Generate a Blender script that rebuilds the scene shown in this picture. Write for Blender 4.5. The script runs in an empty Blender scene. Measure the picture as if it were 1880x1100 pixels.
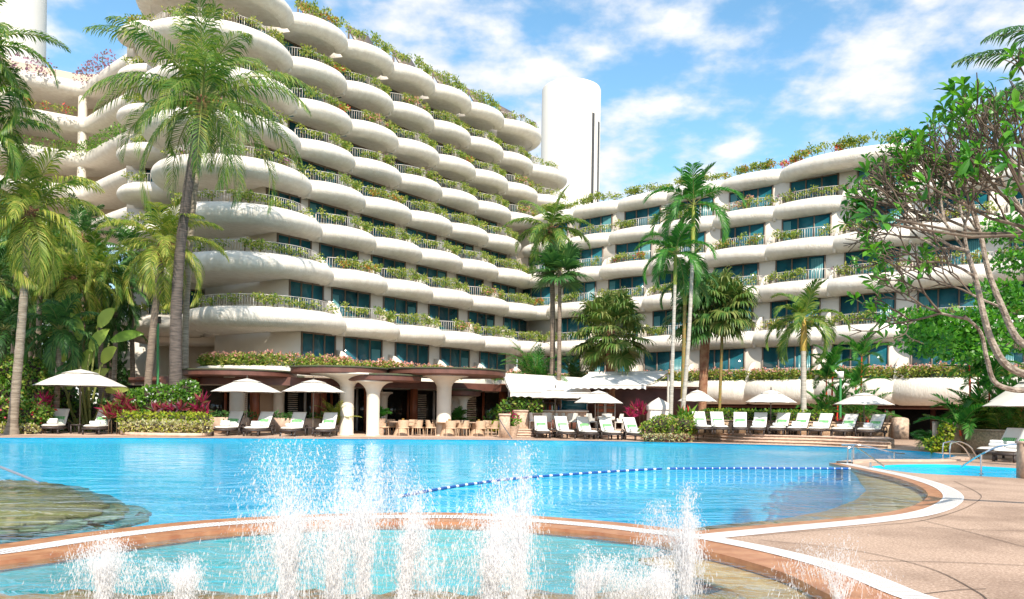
import bpy, bmesh, math, random
import numpy as np
from mathutils import Vector, Matrix
from mathutils.geometry import tessellate_polygon

C = bpy.context.scene.collection
SC = bpy.context.scene
R = math.radians
PI = math.pi

# ------------------------------------------------------------------ camera, world, sun, exposure
F, H0, TH, CH = 1500.0, 751.0, 0.015, 1.5        # focal length in photo pixels, horizon row, roll, eye height
cam = bpy.data.cameras.new('camera'); co = bpy.data.objects.new('camera', cam); C.objects.link(co)
co.matrix_world = Matrix.Translation((0, 0, CH)) @ Matrix.Rotation(PI / 2, 4, 'X') @ Matrix.Rotation(TH, 4, 'Z')
cam.sensor_width = 36; cam.lens = 36 * F / 1880; cam.shift_y = (H0 - 550) / 1880
cam.clip_end = 5000; SC.camera = co

SUN = Vector((0.22, -0.97, 0)).normalized()      # where the sun stands
ELEV = R(43)
sl = bpy.data.lights.new('sun', 'SUN'); sl.energy = 3.6; sl.angle = R(0.55); sl.color = (1, .915, .79)
so = bpy.data.objects.new('sun', sl); C.objects.link(so)
sdir = Vector((SUN.x * math.cos(ELEV), SUN.y * math.cos(ELEV), math.sin(ELEV)))
so.rotation_euler = (-sdir).to_track_quat('-Z', 'Y').to_euler(); so.location = (0, -30, 60)

W = bpy.data.worlds.new('World'); SC.world = W; W.use_nodes = True
nt = W.node_tree; N = nt.nodes; Lk = nt.links; N.clear()
def wn(t, **k):
    n = N.new(t)
    for a, b in k.items(): setattr(n, a, b)
    return n
sky = wn('ShaderNodeTexSky', sky_type='NISHITA', sun_disc=False, sun_elevation=ELEV, sun_rotation=math.atan2(SUN.x, SUN.y), air_density=1.0, dust_density=.4, ozone_density=2.5)
hs = wn('ShaderNodeHueSaturation'); hs.inputs['Hue'].default_value = .484; hs.inputs['Saturation'].default_value = 1.1; hs.inputs['Value'].default_value = 1.05
Lk.new(sky.outputs[0], hs.inputs['Color'])
tc = wn('ShaderNodeTexCoord')
sep = wn('ShaderNodeSeparateXYZ'); Lk.new(tc.outputs['Generated'], sep.inputs[0])
mx = wn('ShaderNodeMath', operation='MAXIMUM'); Lk.new(sep.outputs[2], mx.inputs[0]); mx.inputs[1].default_value = 0.0
ad = wn('ShaderNodeMath', operation='ADD'); Lk.new(mx.outputs[0], ad.inputs[0]); ad.inputs[1].default_value = .22
dv = wn('ShaderNodeVectorMath', operation='DIVIDE'); Lk.new(tc.outputs['Generated'], dv.inputs[0])
cb = wn('ShaderNodeCombineXYZ')
for i in range(3): Lk.new(ad.outputs[0], cb.inputs[i])
Lk.new(cb.outputs[0], dv.inputs[1])
mp = wn('ShaderNodeMapping'); mp.inputs['Location'].default_value = (7.3, 2.1, 0); mp.inputs['Scale'].default_value = (1, 1, 0)
Lk.new(dv.outputs[0], mp.inputs[0])
n1 = wn('ShaderNodeTexNoise'); n1.inputs['Scale'].default_value = 1.35; n1.inputs['Detail'].default_value = 3; n1.inputs['Roughness'].default_value = .5
n2 = wn('ShaderNodeTexNoise'); n2.inputs['Scale'].default_value = 6.5; n2.inputs['Detail'].default_value = 8; n2.inputs['Roughness'].default_value = .54; n2.inputs['Distortion'].default_value = 0
Lk.new(mp.outputs[0], n1.inputs[0]); Lk.new(mp.outputs[0], n2.inputs[0])
m1 = wn('ShaderNodeMath', operation='MULTIPLY_ADD'); Lk.new(n1.outputs[0], m1.inputs[0]); m1.inputs[1].default_value = .62
# more cloud towards the west (left of the photo) than above the pool
m0 = wn('ShaderNodeMath', operation='MULTIPLY_ADD'); Lk.new(sep.outputs[0], m0.inputs[0]); m0.inputs[1].default_value = -.03; m0.inputs[2].default_value = .03
Lk.new(m0.outputs[0], m1.inputs[2])
m2 = wn('ShaderNodeMath', operation='MULTIPLY_ADD'); Lk.new(n2.outputs[0], m2.inputs[0]); m2.inputs[1].default_value = 1.0; Lk.new(m1.outputs[0], m2.inputs[2])
rp = wn('ShaderNodeValToRGB'); rp.color_ramp.elements[0].position = .70; rp.color_ramp.elements[1].position = .99
rp.color_ramp.interpolation = 'EASE'
Lk.new(m2.outputs[0], rp.inputs[0])
mixc = wn('ShaderNodeMixRGB'); Lk.new(rp.outputs[0], mixc.inputs[0]); Lk.new(hs.outputs[0], mixc.inputs[1]); 
rc = wn('ShaderNodeValToRGB'); rc.color_ramp.elements[0].position = .3; rc.color_ramp.elements[1].position = .72
rc.color_ramp.elements[0].color = (.70, .74, .86, 1); rc.color_ramp.elements[1].color = (1, 1, 1, 1); Lk.new(n2.outputs[0], rc.inputs[0])
vm = wn('ShaderNodeVectorMath', operation='SCALE'); vm.inputs['Scale'].default_value = 4.9; Lk.new(rc.outputs[0], vm.inputs[0]); Lk.new(vm.outputs[0], mixc.inputs[2])
bg = wn('ShaderNodeBackground'); bg.inputs[1].default_value = .13; Lk.new(mixc.outputs[0], bg.inputs[0])
ow = wn('ShaderNodeOutputWorld'); Lk.new(bg.outputs[0], ow.inputs[0])
SC.view_settings.view_transform = 'Standard'; SC.view_settings.look = 'None'; SC.view_settings.exposure = 0.86; SC.view_settings.gamma = 1
SC.cycles.max_bounces = 6; SC.cycles.transparent_max_bounces = 12; SC.cycles.caustics_reflective = False; SC.cycles.caustics_refractive = False
SC.cycles.use_denoising = True; SC.cycles.sample_clamp_indirect = 6

rng = np.random.default_rng(7); random.seed(7)

# ------------------------------------------------------------------ measuring helpers
def at(u, v, Y):
    du, dv_ = u - 940, v - H0
    return Vector(((du + TH * dv_) * Y / F, Y, CH - (dv_ - TH * du) * Y / F))
def gr(u, v, z=0.0):
    du, dv_ = u - 940, v - H0
    Y = (CH - z) * F / (dv_ - TH * du)
    return Vector(((du + TH * dv_) * Y / F, Y, z))

# ------------------------------------------------------------------ mesh helpers (numpy quads)
class MB:
    def __init__(s): s.v = []; s.f = []; s.m = []; s.n = 0
    def add(s, v, f, m=0):
        v = np.asarray(v, float).reshape(-1, 3)
        for q in f: s.f.append(tuple(int(i) + s.n for i in q)); s.m.append(m)
        s.v.append(v); s.n += len(v); return s
    def box(s, c, d, rz=0, m=0, rx=0):
        x, y, z = d[0] / 2, d[1] / 2, d[2] / 2
        p = np.array([(-x, -y, -z), (x, -y, -z), (x, y, -z), (-x, y, -z), (-x, -y, z), (x, -y, z), (x, y, z), (-x, y, z)])
        M = np.array((Matrix.Rotation(rz, 3, 'Z') @ Matrix.Rotation(rx, 3, 'X')))
        return s.add(p @ M.T + np.array(c), [(0, 3, 2, 1), (4, 5, 6, 7), (0, 1, 5, 4), (1, 2, 6, 5), (2, 3, 7, 6), (3, 0, 4, 7)], m)
    def tube(s, pts, rad, n=8, m=0, cap=True):
        P = np.array([tuple(p) for p in pts], float); k = len(P)
        rad = np.broadcast_to(np.asarray(rad, float), (k,))
        T = np.gradient(P, axis=0); T /= np.linalg.norm(T, axis=1)[:, None] + 1e-9
        ref = np.array([0, 0, 1.0]) if abs(T[0, 2]) < .9 else np.array([1.0, 0, 0])
        rings = []
        A = np.cross(T[0], ref); A /= np.linalg.norm(A)
        for i in range(k):
            A = A - T[i] * A.dot(T[i]); A /= np.linalg.norm(A) + 1e-9
            B = np.cross(T[i], A)
            a = np.arange(n) * 2 * PI / n
            rings.append(P[i] + rad[i] * (np.cos(a)[:, None] * A + np.sin(a)[:, None] * B))
        f = [(i * n + j, i * n + (j + 1) % n, (i + 1) * n + (j + 1) % n, (i + 1) * n + j) for i in range(k - 1) for j in range(n)]
        if cap: f += [tuple(range(n - 1, -1, -1)), tuple((k - 1) * n + j for j in range(n))]
        return s.add(np.concatenate(rings), f, m)
    def lathe(s, prof, c=(0, 0, 0), n=24, m=0, a0=0, a1=2 * PI):
        full = abs(a1 - a0 - 2 * PI) < 1e-6; k = n if full else n + 1
        a = a0 + np.arange(k) * (a1 - a0) / n
        v = [(c[0] + r * math.cos(t), c[1] + r * math.sin(t), c[2] + z) for r, z in prof for t in a]
        f = [(i * k + j, i * k + (j + 1) % k, (i + 1) * k + (j + 1) % k, (i + 1) * k + j) for i in range(len(prof) - 1) for j in range(k if full else k - 1)]
        return s.add(v, f, m)
    def grid(s, P, m=0, wrap=False):
        a, b = P.shape[:2]
        f = [(i * b + j, i * b + (j + 1) % b, (i + 1) * b + (j + 1) % b, (i + 1) * b + j) for i in range(a - 1) for j in range(b if wrap else b - 1)]
        return s.add(P.reshape(-1, 3), f, m)
    def prism(s, loop, z0, z1, m=0, bottom=True):
        n = len(loop); lo = [(p[0], p[1], z0) for p in loop]; hi = [(p[0], p[1], z1) for p in loop]
        f = [(i, (i + 1) % n, n + (i + 1) % n, n + i) for i in range(n)]
        tri = tessellate_polygon([[Vector((p[0], p[1], 0)) for p in loop]])
        f += [tuple(n + i for i in t) for t in tri]
        if bottom: f += [tuple(reversed(t)) for t in tri]
        return s.add(lo + hi, f, m)
    def sheet(s, loops, z, m=0):
        tri = tessellate_polygon([[Vector((p[0], p[1], 0)) for p in l] for l in loops])
        return s.add([(p[0], p[1], z) for l in loops for p in l], tri, m)
    def arr(s, v, q, m=0):
        q = np.asarray(q); return s.add(v, q, m)
    def mesh(s, name, mats, smooth=True, off=(0, 0, 0)):
        me = bpy.data.meshes.new(name)
        v = np.concatenate(s.v) - np.array(off)
        lens = np.array([len(f) for f in s.f], np.int32)
        idx = np.fromiter((i for f in s.f for i in f), np.int32, int(lens.sum()))
        me.vertices.add(len(v)); me.vertices.foreach_set('co', v.astype(np.float32).ravel())
        me.loops.add(len(idx)); me.loops.foreach_set('vertex_index', idx)
        me.polygons.add(len(lens)); me.polygons.foreach_set('loop_start', np.concatenate([[0], np.cumsum(lens)[:-1]]).astype(np.int32))
        me.polygons.foreach_set('material_index', np.array(s.m, np.int32))
        me.update(calc_edges=True)
        if not isinstance(mats, (list, tuple)): mats = [mats]
        for m in mats: me.materials.append(m)
        if smooth:
            me.polygons.foreach_set('use_smooth', np.ones(len(lens), bool))
            me.set_sharp_from_angle(angle=R(38))
        me.validate()
        return me

def link(name, me, parent=None, loc=(0, 0, 0), rz=0):
    o = bpy.data.objects.new(name, me); C.objects.link(o)
    if parent is not None: o.parent = parent
    o.location = loc; o.rotation_euler = (0, 0, rz)
    return o
def put(name, mb, mats, parent=None, smooth=True):
    """parent: geometry given in world space, parent unrotated"""
    off = parent.matrix_basis.translation if parent is not None else (0, 0, 0)
    p = parent
    off = Vector((0, 0, 0))
    while p is not None: off += p.location; p = p.parent
    return link(name, mb.mesh(name, mats, smooth, off), parent)
def local(name, mb, mats, parent=None, smooth=True):
    return link(name, mb.mesh(name, mats, smooth), parent)
def thing(name, label, cat, loc=(0, 0, 0), rz=0, group=None):
    o = bpy.data.objects.new(name, None); C.objects.link(o); o.empty_display_size = .3
    o.location = loc; o.rotation_euler = (0, 0, rz); return tag(o, label, cat, group)
def tag(o, label, cat, group=None):
    o['label'] = label; o['category'] = cat
    if group: o['group'] = group
    return o
def struct(o, kind='structure'):
    o['kind'] = kind; return o
def kids(o): return [c for c in bpy.data.objects if c.parent == o]
def dup(root, tree, loc, rz, label, group=None, scale=None):
    r = root.copy(); C.objects.link(r); r.location = loc; r.rotation_euler = (0, 0, rz); r['label'] = label
    if group: r['group'] = group
    if scale: r.scale = (scale,) * 3
    def rec(src, dst, t):
        for c, sub in t:
            d = c.copy(); C.objects.link(d); d.parent = dst; rec(c, d, sub)
    rec(root, r, tree)
    return r
def tree_of(o): return [(c, tree_of(c)) for c in o.children]
ORD = ['first', 'second', 'third', 'fourth', 'fifth', 'sixth', 'seventh', 'eighth', 'ninth', 'tenth', 'eleventh', 'twelfth', 'thirteenth', 'fourteenth']

def smooth_path(pts, n=10, closed=False):
    P = np.array([tuple(p)[:2] for p in pts], float); k = len(P); out = []
    for i in range(k if closed else k - 1):
        p0 = P[(i - 1) % k] if closed or i > 0 else 2 * P[0] - P[1]
        p1 = P[i]; p2 = P[(i + 1) % k]
        p3 = P[(i + 2) % k] if closed or i + 2 < k else 2 * P[-1] - P[-2]
        for t in np.arange(n) / n:
            out.append(.5 * ((2 * p1) + (-p0 + p2) * t + (2 * p0 - 5 * p1 + 4 * p2 - p3) * t * t + (-p0 + 3 * p1 - 3 * p2 + p3) * t ** 3))
    if not closed: out.append(P[-1])
    return np.array(out)
def offset_path(P, d):
    T = np.gradient(P, axis=0); T /= np.linalg.norm(T, axis=1)[:, None]
    return P + np.stack([-T[:, 1], T[:, 0]], 1) * d

# ------------------------------------------------------------------ materials
def mat(name, col, rough=.6, var=0, vscale=3, bump=0, bscale=20, metal=0, spec=.5, col2=None, detail=4, coord='pos', stretch=None):
    m = bpy.data.materials.new(name); m.use_nodes = True; t = m.node_tree; b = t.nodes['Principled BSDF']
    b.inputs['Base Color'].default_value = (*col, 1); b.inputs['Roughness'].default_value = rough; b.inputs['Metallic'].default_value = metal
    b.inputs['Specular IOR Level'].default_value = spec
    src = None
    if var or col2 or bump:
        if coord == 'pos': g = t.nodes.new('ShaderNodeNewGeometry'); src = g.outputs['Position']
        else: g = t.nodes.new('ShaderNodeTexCoord'); src = g.outputs['Object']
        if stretch:
            mpn = t.nodes.new('ShaderNodeMapping'); mpn.inputs['Scale'].default_value = stretch
            t.links.new(src, mpn.inputs[0]); src = mpn.outputs[0]
    if var or col2:
        n = t.nodes.new('ShaderNodeTexNoise'); n.inputs['Scale'].default_value = vscale; n.inputs['Detail'].default_value = detail
        t.links.new(src, n.inputs[0])
        r = t.nodes.new('ShaderNodeValToRGB'); r.color_ramp.elements[0].position = .35; r.color_ramp.elements[1].position = .65
        c2 = col2 or tuple(min(1, c * (1 + var)) for c in col)
        c1 = col if col2 else tuple(c * (1 - var) for c in col)
        r.color_ramp.elements[0].color = (*c1, 1); r.color_ramp.elements[1].color = (*c2, 1)
        t.links.new(n.outputs[0], r.inputs[0]); t.links.new(r.outputs[0], b.inputs['Base Color'])
    if bump:
        n = t.nodes.new('ShaderNodeTexNoise'); n.inputs['Scale'].default_value = bscale; n.inputs['Detail'].default_value = 3
        t.links.new(src, n.inputs[0]); bp = t.nodes.new('ShaderNodeBump'); bp.inputs['Strength'].default_value = bump; bp.inputs['Distance'].default_value = .05
        t.links.new(n.outputs[0], bp.inputs['Height']); t.links.new(bp.outputs[0], b.inputs['Normal'])
    return m
def leafmat(name, cols, transl=.3, rough=.45, spec=.35):
    m = bpy.data.materials.new(name); m.use_nodes = True; t = m.node_tree; b = t.nodes['Principled BSDF']
    g = t.nodes.new('ShaderNodeNewGeometry'); r = t.nodes.new('ShaderNodeValToRGB')
    while len(r.color_ramp.elements) < len(cols): r.color_ramp.elements.new(.5)
    for i, c in enumerate(cols):
        e = r.color_ramp.elements[i]; e.position = i / max(1, len(cols) - 1); e.color = (*c, 1)
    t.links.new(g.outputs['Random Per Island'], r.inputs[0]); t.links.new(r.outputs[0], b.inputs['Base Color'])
    b.inputs['Roughness'].default_value = rough; b.inputs['Specular IOR Level'].default_value = spec
    tr = t.nodes.new('ShaderNodeBsdfTranslucent'); hv = t.nodes.new('ShaderNodeHueSaturation'); hv.inputs['Value'].default_value = 1.6; hv.inputs['Saturation'].default_value = 1.1
    t.links.new(r.outputs[0], hv.inputs['Color']); t.links.new(hv.outputs[0], tr.inputs[0])
    mx_ = t.nodes.new('ShaderNodeMixShader'); mx_.inputs[0].default_value = transl
    t.links.new(b.outputs[0], mx_.inputs[1]); t.links.new(tr.outputs[0], mx_.inputs[2]); t.links.new(mx_.outputs[0], t.nodes['Material Output'].inputs[0])
    return m

M = {}
M['stucco'] = mat('stucco', (.72, .665, .59), .85, bump=.7, bscale=8, spec=.15, col2=(.80, .755, .685), vscale=1.4, stretch=(2.2, 2.2, .35), detail=6)
M['wall'] = mat('painted_wall', (.75, .685, .60), .85, bump=.15, bscale=30, spec=.2, var=.03, vscale=.8)
M['tower'] = mat('tower_paint', (.78, .74, .68), .8, var=.02, vscale=.3)
M['metal'] = mat('white_metal', (.60, .57, .53), .4)
M['frame'] = mat('bronze_frame', (.16, .12, .09), .4)
M['dark'] = mat('recess_shade', (.02, .018, .016), .7)  # shade of the ground-floor recess put into a near-black colour
M['lamp'] = mat('dark_lamp', (.05, .04, .03), .4)
M['wood'] = mat('red_wood', (.26, .075, .03), .45, var=.25, vscale=2, stretch=(6, 6, .6))
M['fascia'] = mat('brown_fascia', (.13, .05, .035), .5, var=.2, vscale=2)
M['roofing'] = mat('roof_felt', (.09, .07, .05), .85, col2=(.07, .10, .04), vscale=2.5)
M['cream'] = mat('cream_column', (.76, .69, .58), .7, var=.03)
M['stone'] = mat('tan_stone', (.50, .36, .26), .7, var=.22, vscale=9, bump=.1, bscale=40, detail=8)
M['wallstone'] = mat('stone_cladding', (.46, .33, .22), .7, var=.3, vscale=14, bump=.2, bscale=30, detail=8)
M['canvas'] = mat('white_canvas', (.72, .68, .62), .9, spec=.1, var=.02, vscale=2)
M['awning'] = mat('awning_canvas', (.76, .74, .71), .9, spec=.1)
M['cushion'] = mat('white_cushion', (.72, .70, .65), .95, spec=.1, bump=.15, bscale=12)
M['towel'] = mat('towel', (.86, .86, .85), 1, spec=.05, bump=.5, bscale=60)
M['wicker'] = mat('dark_wicker', (.045, .035, .032), .55, var=.3, vscale=60)
M['steel'] = mat('steel', (.62, .63, .65), .18, metal=1)
M['rattan'] = mat('rattan', (.56, .40, .27), .65, var=.25, vscale=50, bump=.2, bscale=90)
M['bark'] = mat('palm_bark', (.15, .11, .085), .9, col2=(.28, .215, .16), vscale=2.2, bump=.7, bscale=5, stretch=(1, 1, 7))
M['barkdark'] = mat('dark_palm_bark', (.06, .048, .042), .9, col2=(.16, .125, .105), vscale=2.0, bump=.8, bscale=4, stretch=(1, 1, 9))
M['barklight'] = mat('pale_palm_bark', (.36, .33, .28), .85, col2=(.52, .48, .42), vscale=1.6, bump=.5, bscale=3, stretch=(1, 1, 8))
M['barktan'] = mat('tan_palm_bark', (.19, .15, .11), .9, col2=(.36, .30, .23), vscale=2.0, bump=.7, bscale=4, stretch=(1, 1, 8))
M['fibre'] = mat('fibre', (.24, .12, .06), .95, var=.4, vscale=6, bump=.7, bscale=12)
M['redbark'] = mat('red_fibrous_bark', (.22, .09, .05), .95, col2=(.34, .19, .11), vscale=4, bump=.8, bscale=9)
M['shaft'] = mat('green_crownshaft', (.16, .27, .04), .5, col2=(.35, .36, .06), vscale=2)
M['gold'] = mat('golden_crownshaft', (.45, .33, .06), .5, col2=(.50, .28, .08), vscale=2)
M['lipred'] = mat('red_crownshaft', (.60, .03, .02), .4, col2=(.66, .09, .02), vscale=3)
M['lipstem'] = mat('ringed_orange_stem', (.30, .16, .04), .6, col2=(.16, .17, .05), vscale=6, stretch=(1, 1, 3))
M['plumbark'] = mat('frangipani_bark', (.15, .11, .085), .9, col2=(.40, .34, .28), vscale=13, bump=.9, bscale=18, detail=8)
M['twig'] = mat('twig', (.125, .094, .07), .9, var=.3, vscale=8)
M['stem'] = mat('shrub_stem', (.12, .085, .05), .9)
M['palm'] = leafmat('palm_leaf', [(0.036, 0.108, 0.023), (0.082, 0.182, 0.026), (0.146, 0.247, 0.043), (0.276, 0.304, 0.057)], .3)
M['palmlit'] = leafmat('sunlit_palm_leaf', [(0.097, 0.187, 0.029), (0.193, 0.287, 0.043), (0.353, 0.388, 0.072), (0.492, 0.444, 0.115)], .35)  # sunlit copy of the palm leaf: yellow sunlight painted into the colour
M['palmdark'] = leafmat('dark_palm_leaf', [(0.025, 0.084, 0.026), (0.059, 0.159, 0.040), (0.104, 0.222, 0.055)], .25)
M['royal'] = leafmat('royal_palm_leaf', [(0.022, 0.119, 0.022), (0.047, 0.189, 0.028), (0.094, 0.266, 0.042)], .3)
M['fan'] = leafmat('fan_palm_leaf', [(0.050, 0.119, 0.027), (0.100, 0.186, 0.037), (0.184, 0.238, 0.060), (0.250, 0.268, 0.089)], .25)
M['stalk'] = mat('frond_stalk', (.22, .24, .06), .6)
M['banana'] = leafmat('big_leaf', [(0.187, 0.334, 0.051), (0.374, 0.502, 0.100), (0.598, 0.627, 0.200)], .35)
M['shrub'] = leafmat('shrub_leaf', [(0.073, 0.155, 0.026), (0.159, 0.257, 0.046), (0.303, 0.361, 0.065), (0.461, 0.425, 0.116)], .35)
M['hedge'] = leafmat('hedge_leaf', [(0.043, 0.128, 0.019), (0.100, 0.230, 0.026), (0.186, 0.333, 0.038)], .3)
M['lime'] = leafmat('lime_leaf', [(0.201, 0.282, 0.026), (0.373, 0.435, 0.038), (0.480, 0.480, 0.064)], .35)
M['varieg'] = leafmat('variegated_leaf', [(0.179, 0.208, 0.064), (0.538, 0.432, 0.192), (0.600, 0.600, 0.400), (0.358, 0.352, 0.112)], .3)
M['cordy'] = leafmat('cordyline_leaf', [(0.179, 0.019, 0.048), (0.394, 0.032, 0.096), (0.233, 0.080, 0.048), (0.090, 0.112, 0.032)], .35)
M['magenta'] = leafmat('magenta_leaf', [(.30, .01, .08), (.45, .03, .14)], .35)
M['pink'] = leafmat('pink_flower', [(.62, .22, .2), (.72, .36, .3), (.7, .45, .36)], .3)
M['redf'] = leafmat('red_flower', [(.6, .05, .04), (.7, .15, .06), (.65, .1, .18)], .3)
M['orange'] = leafmat('orange_leaf', [(.5, .18, .04), (.4, .22, .05), (.3, .25, .06)], .3)
M['white'] = leafmat('white_flower', [(.8, .8, .75), (.85, .85, .8)], .3)
M['purple'] = leafmat('purple_leaf', [(0.215, 0.096, 0.160), (0.358, 0.160, 0.256), (0.125, 0.160, 0.064)], .3)
M['plum'] = leafmat('frangipani_leaf', [(0.031, 0.136, 0.020), (0.069, 0.231, 0.027), (0.152, 0.381, 0.041)], .35, rough=.35)
M['green_pillow'] = mat('green_stripe', (.05, .32, .10), .95)
def striped(m, c2, sc, ax='X'):
    t = m.node_tree; b = t.nodes['Principled BSDF']; g = t.nodes.new('ShaderNodeTexCoord'); w = t.nodes.new('ShaderNodeTexWave')
    w.bands_direction = ax; w.inputs['Scale'].default_value = sc; t.links.new(g.outputs['Object'], w.inputs[0])
    r = t.nodes.new('ShaderNodeValToRGB'); r.color_ramp.elements[0].position = .45; r.color_ramp.elements[1].position = .55
    r.color_ramp.elements[0].color = b.inputs['Base Color'].default_value; r.color_ramp.elements[1].color = (*c2, 1)
    t.links.new(w.outputs[0], r.inputs[0]); t.links.new(r.outputs[0], b.inputs['Base Color'])
striped(M['green_pillow'], (.30, .55, .25), 5)
M['floral'] = mat('floral_print', (.80, .82, .78), .95, col2=(.42, .62, .45), vscale=26, detail=1)
M['glass'] = mat('window_glass', (.004, .06, .085), .04, spec=.6, col2=(.02, .145, .18), vscale=.6)
M['curtain'] = mat('curtain', (.10, .30, .32), .25, spec=.6)
M['darkglass'] = mat('dark_glass', (.015, .018, .018), .06, spec=.6)
M['louvre'] = mat('tower_louvre', (.05, .05, .05), .6)
M['beige'] = mat('beige_wall', (.55, .46, .36), .8)
M['coreshade'] = mat('bush_core_shade', (.05, .035, .025), 1, var=.3)  # dark filler core inside bushes, coloured as the shade among the leaves
M['green_paint'] = mat('green_paint', (.05, .25, .08), .5)
M['blue'] = mat('blue_float', (.015, .10, .36), .35)
M['whitep'] = mat('white_float', (.8, .8, .8), .35)
M['grass'] = mat('far_ground', (.08, .11, .05), .95, var=.3, vscale=.2)

# deck: exposed aggregate
def deckmat():
    m = mat('aggregate_deck', (.44, .315, .235), .75, spec=.3); t = m.node_tree; b = t.nodes['Principled BSDF']
    g = t.nodes.new('ShaderNodeNewGeometry')
    a = t.nodes.new('ShaderNodeTexNoise'); a.inputs['Scale'].default_value = 34; a.inputs['Detail'].default_value = 7; a.inputs['Roughness'].default_value = .75
    c = t.nodes.new('ShaderNodeTexNoise'); c.inputs['Scale'].default_value = .55; c.inputs['Detail'].default_value = 6; c.inputs['Roughness'].default_value = .6
    for n in (a, c): t.links.new(g.outputs['Position'], n.inputs[0])
    r = t.nodes.new('ShaderNodeValToRGB'); r.color_ramp.elements[0].position = .30; r.color_ramp.elements[1].position = .72
    r.color_ramp.elements[0].color = (.20, .125, .09, 1); r.color_ramp.elements[1].color = (.80, .62, .50, 1)
    e = r.color_ramp.elements.new(.52); e.color = (.49, .345, .255, 1)
    t.links.new(a.outputs[0], r.inputs[0])
    r2 = t.nodes.new('ShaderNodeValToRGB'); r2.color_ramp.elements[0].position = .36; r2.color_ramp.elements[1].position = .56
    r2.color_ramp.elements[0].color = (.55, .52, .5, 1); r2.color_ramp.elements[1].color = (1, 1, 1, 1)
    t.links.new(c.outputs[0], r2.inputs[0])
    mu = t.nodes.new('ShaderNodeMixRGB'); mu.blend_type = 'MULTIPLY'; mu.inputs[0].default_value = .75
    t.links.new(r.outputs[0], mu.inputs[1]); t.links.new(r2.outputs[0], mu.inputs[2]); t.links.new(mu.outputs[0], b.inputs['Base Color'])
    bp = t.nodes.new('ShaderNodeBump'); bp.inputs['Strength'].default_value = .3; bp.inputs['Distance'].default_value = .01
    t.links.new(a.outputs[0], bp.inputs['Height']); t.links.new(bp.outputs[0], b.inputs['Normal'])
    return m
M['deck'] = deckmat()
M['pave'] = mat('pool_paving', (.60, .43, .33), .65, var=.16, vscale=4, detail=8)
M['coping'] = mat('wet_terracotta', (.40, .155, .075), .3, col2=(.56, .27, .14), vscale=5, detail=6, spec=.6)
M['tan_floor'] = mat('tan_ledge', (.58, .34, .13), .5, col2=(.76, .50, .25), vscale=7, detail=6)
M['olive_floor'] = mat('olive_ledge', (.27, .215, .075), .5, col2=(.52, .39, .16), vscale=2.6, detail=6, stretch=(.7, 1.6, 1))
M['slope_floor'] = mat('sloping_shelf', (.17, .27, .20), .5, col2=(.30, .36, .24), vscale=3)
M['slope_floor2'] = mat('lower_shelf', (.05, .36, .48), .5, col2=(.10, .42, .48), vscale=3)
M['joint'] = mat('joint', (.12, .085, .065), .9)
def tilemat():
    m = mat('blue_tile', (.02, .42, .78), .4); t = m.node_tree; b = t.nodes['Principled BSDF']
    g = t.nodes.new('ShaderNodeNewGeometry'); n = t.nodes.new('ShaderNodeTexNoise'); n.inputs['Scale'].default_value = .35; n.inputs['Detail'].default_value = 3
    t.links.new(g.outputs['Position'], n.inputs[0]); r = t.nodes.new('ShaderNodeValToRGB')
    r.color_ramp.elements[0].position = .3; r.color_ramp.elements[1].position = .7
    r.color_ramp.elements[0].color = (.004, .47, .74, 1); r.color_ramp.elements[1].color = (.014, .64, .84, 1)
    t.links.new(n.outputs[0], r.inputs[0]); t.links.new(r.outputs[0], b.inputs['Base Color'])
    return m
M['tile'] = tilemat()
M['tile2'] = mat('turquoise_tile', (.01, .52, .66), .4, col2=(.03, .68, .76), vscale=.6)
def gratemat():
    m = mat('overflow_grate', (.80, .79, .77), .5); t = m.node_tree; b = t.nodes['Principled BSDF']
    u = t.nodes.new('ShaderNodeUVMap'); s = t.nodes.new('ShaderNodeSeparateXYZ'); t.links.new(u.outputs[0], s.inputs[0])
    w = t.nodes.new('ShaderNodeMath'); w.operation = 'FRACT'; t.links.new(s.outputs[0], w.inputs[0])
    g = t.nodes.new('ShaderNodeMath'); g.operation = 'GREATER_THAN'; g.inputs[1].default_value = .62; t.links.new(w.outputs[0], g.inputs[0])
    a = t.nodes.new('ShaderNodeMath'); a.operation = 'SUBTRACT'; t.links.new(s.outputs[1], a.inputs[0]); a.inputs[1].default_value = .5
    c = t.nodes.new('ShaderNodeMath'); c.operation = 'ABSOLUTE'; t.links.new(a.outputs[0], c.inputs[0])
    d = t.nodes.new('ShaderNodeMath'); d.operation = 'LESS_THAN'; d.inputs[1].default_value = .40; t.links.new(c.outputs[0], d.inputs[0])
    e = t.nodes.new('ShaderNodeMath'); e.operation = 'MULTIPLY'; t.links.new(g.outputs[0], e.inputs[0]); t.links.new(d.outputs[0], e.inputs[1])
    mx_ = t.nodes.new('ShaderNodeMixRGB'); t.links.new(e.outputs[0], mx_.inputs[0]); mx_.inputs[1].default_value = (.80, .79, .77, 1); mx_.inputs[2].default_value = (.25, .2, .17, 1)
    t.links.new(mx_.outputs[0], b.inputs['Base Color'])
    return m
M['grate'] = gratemat()
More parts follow.
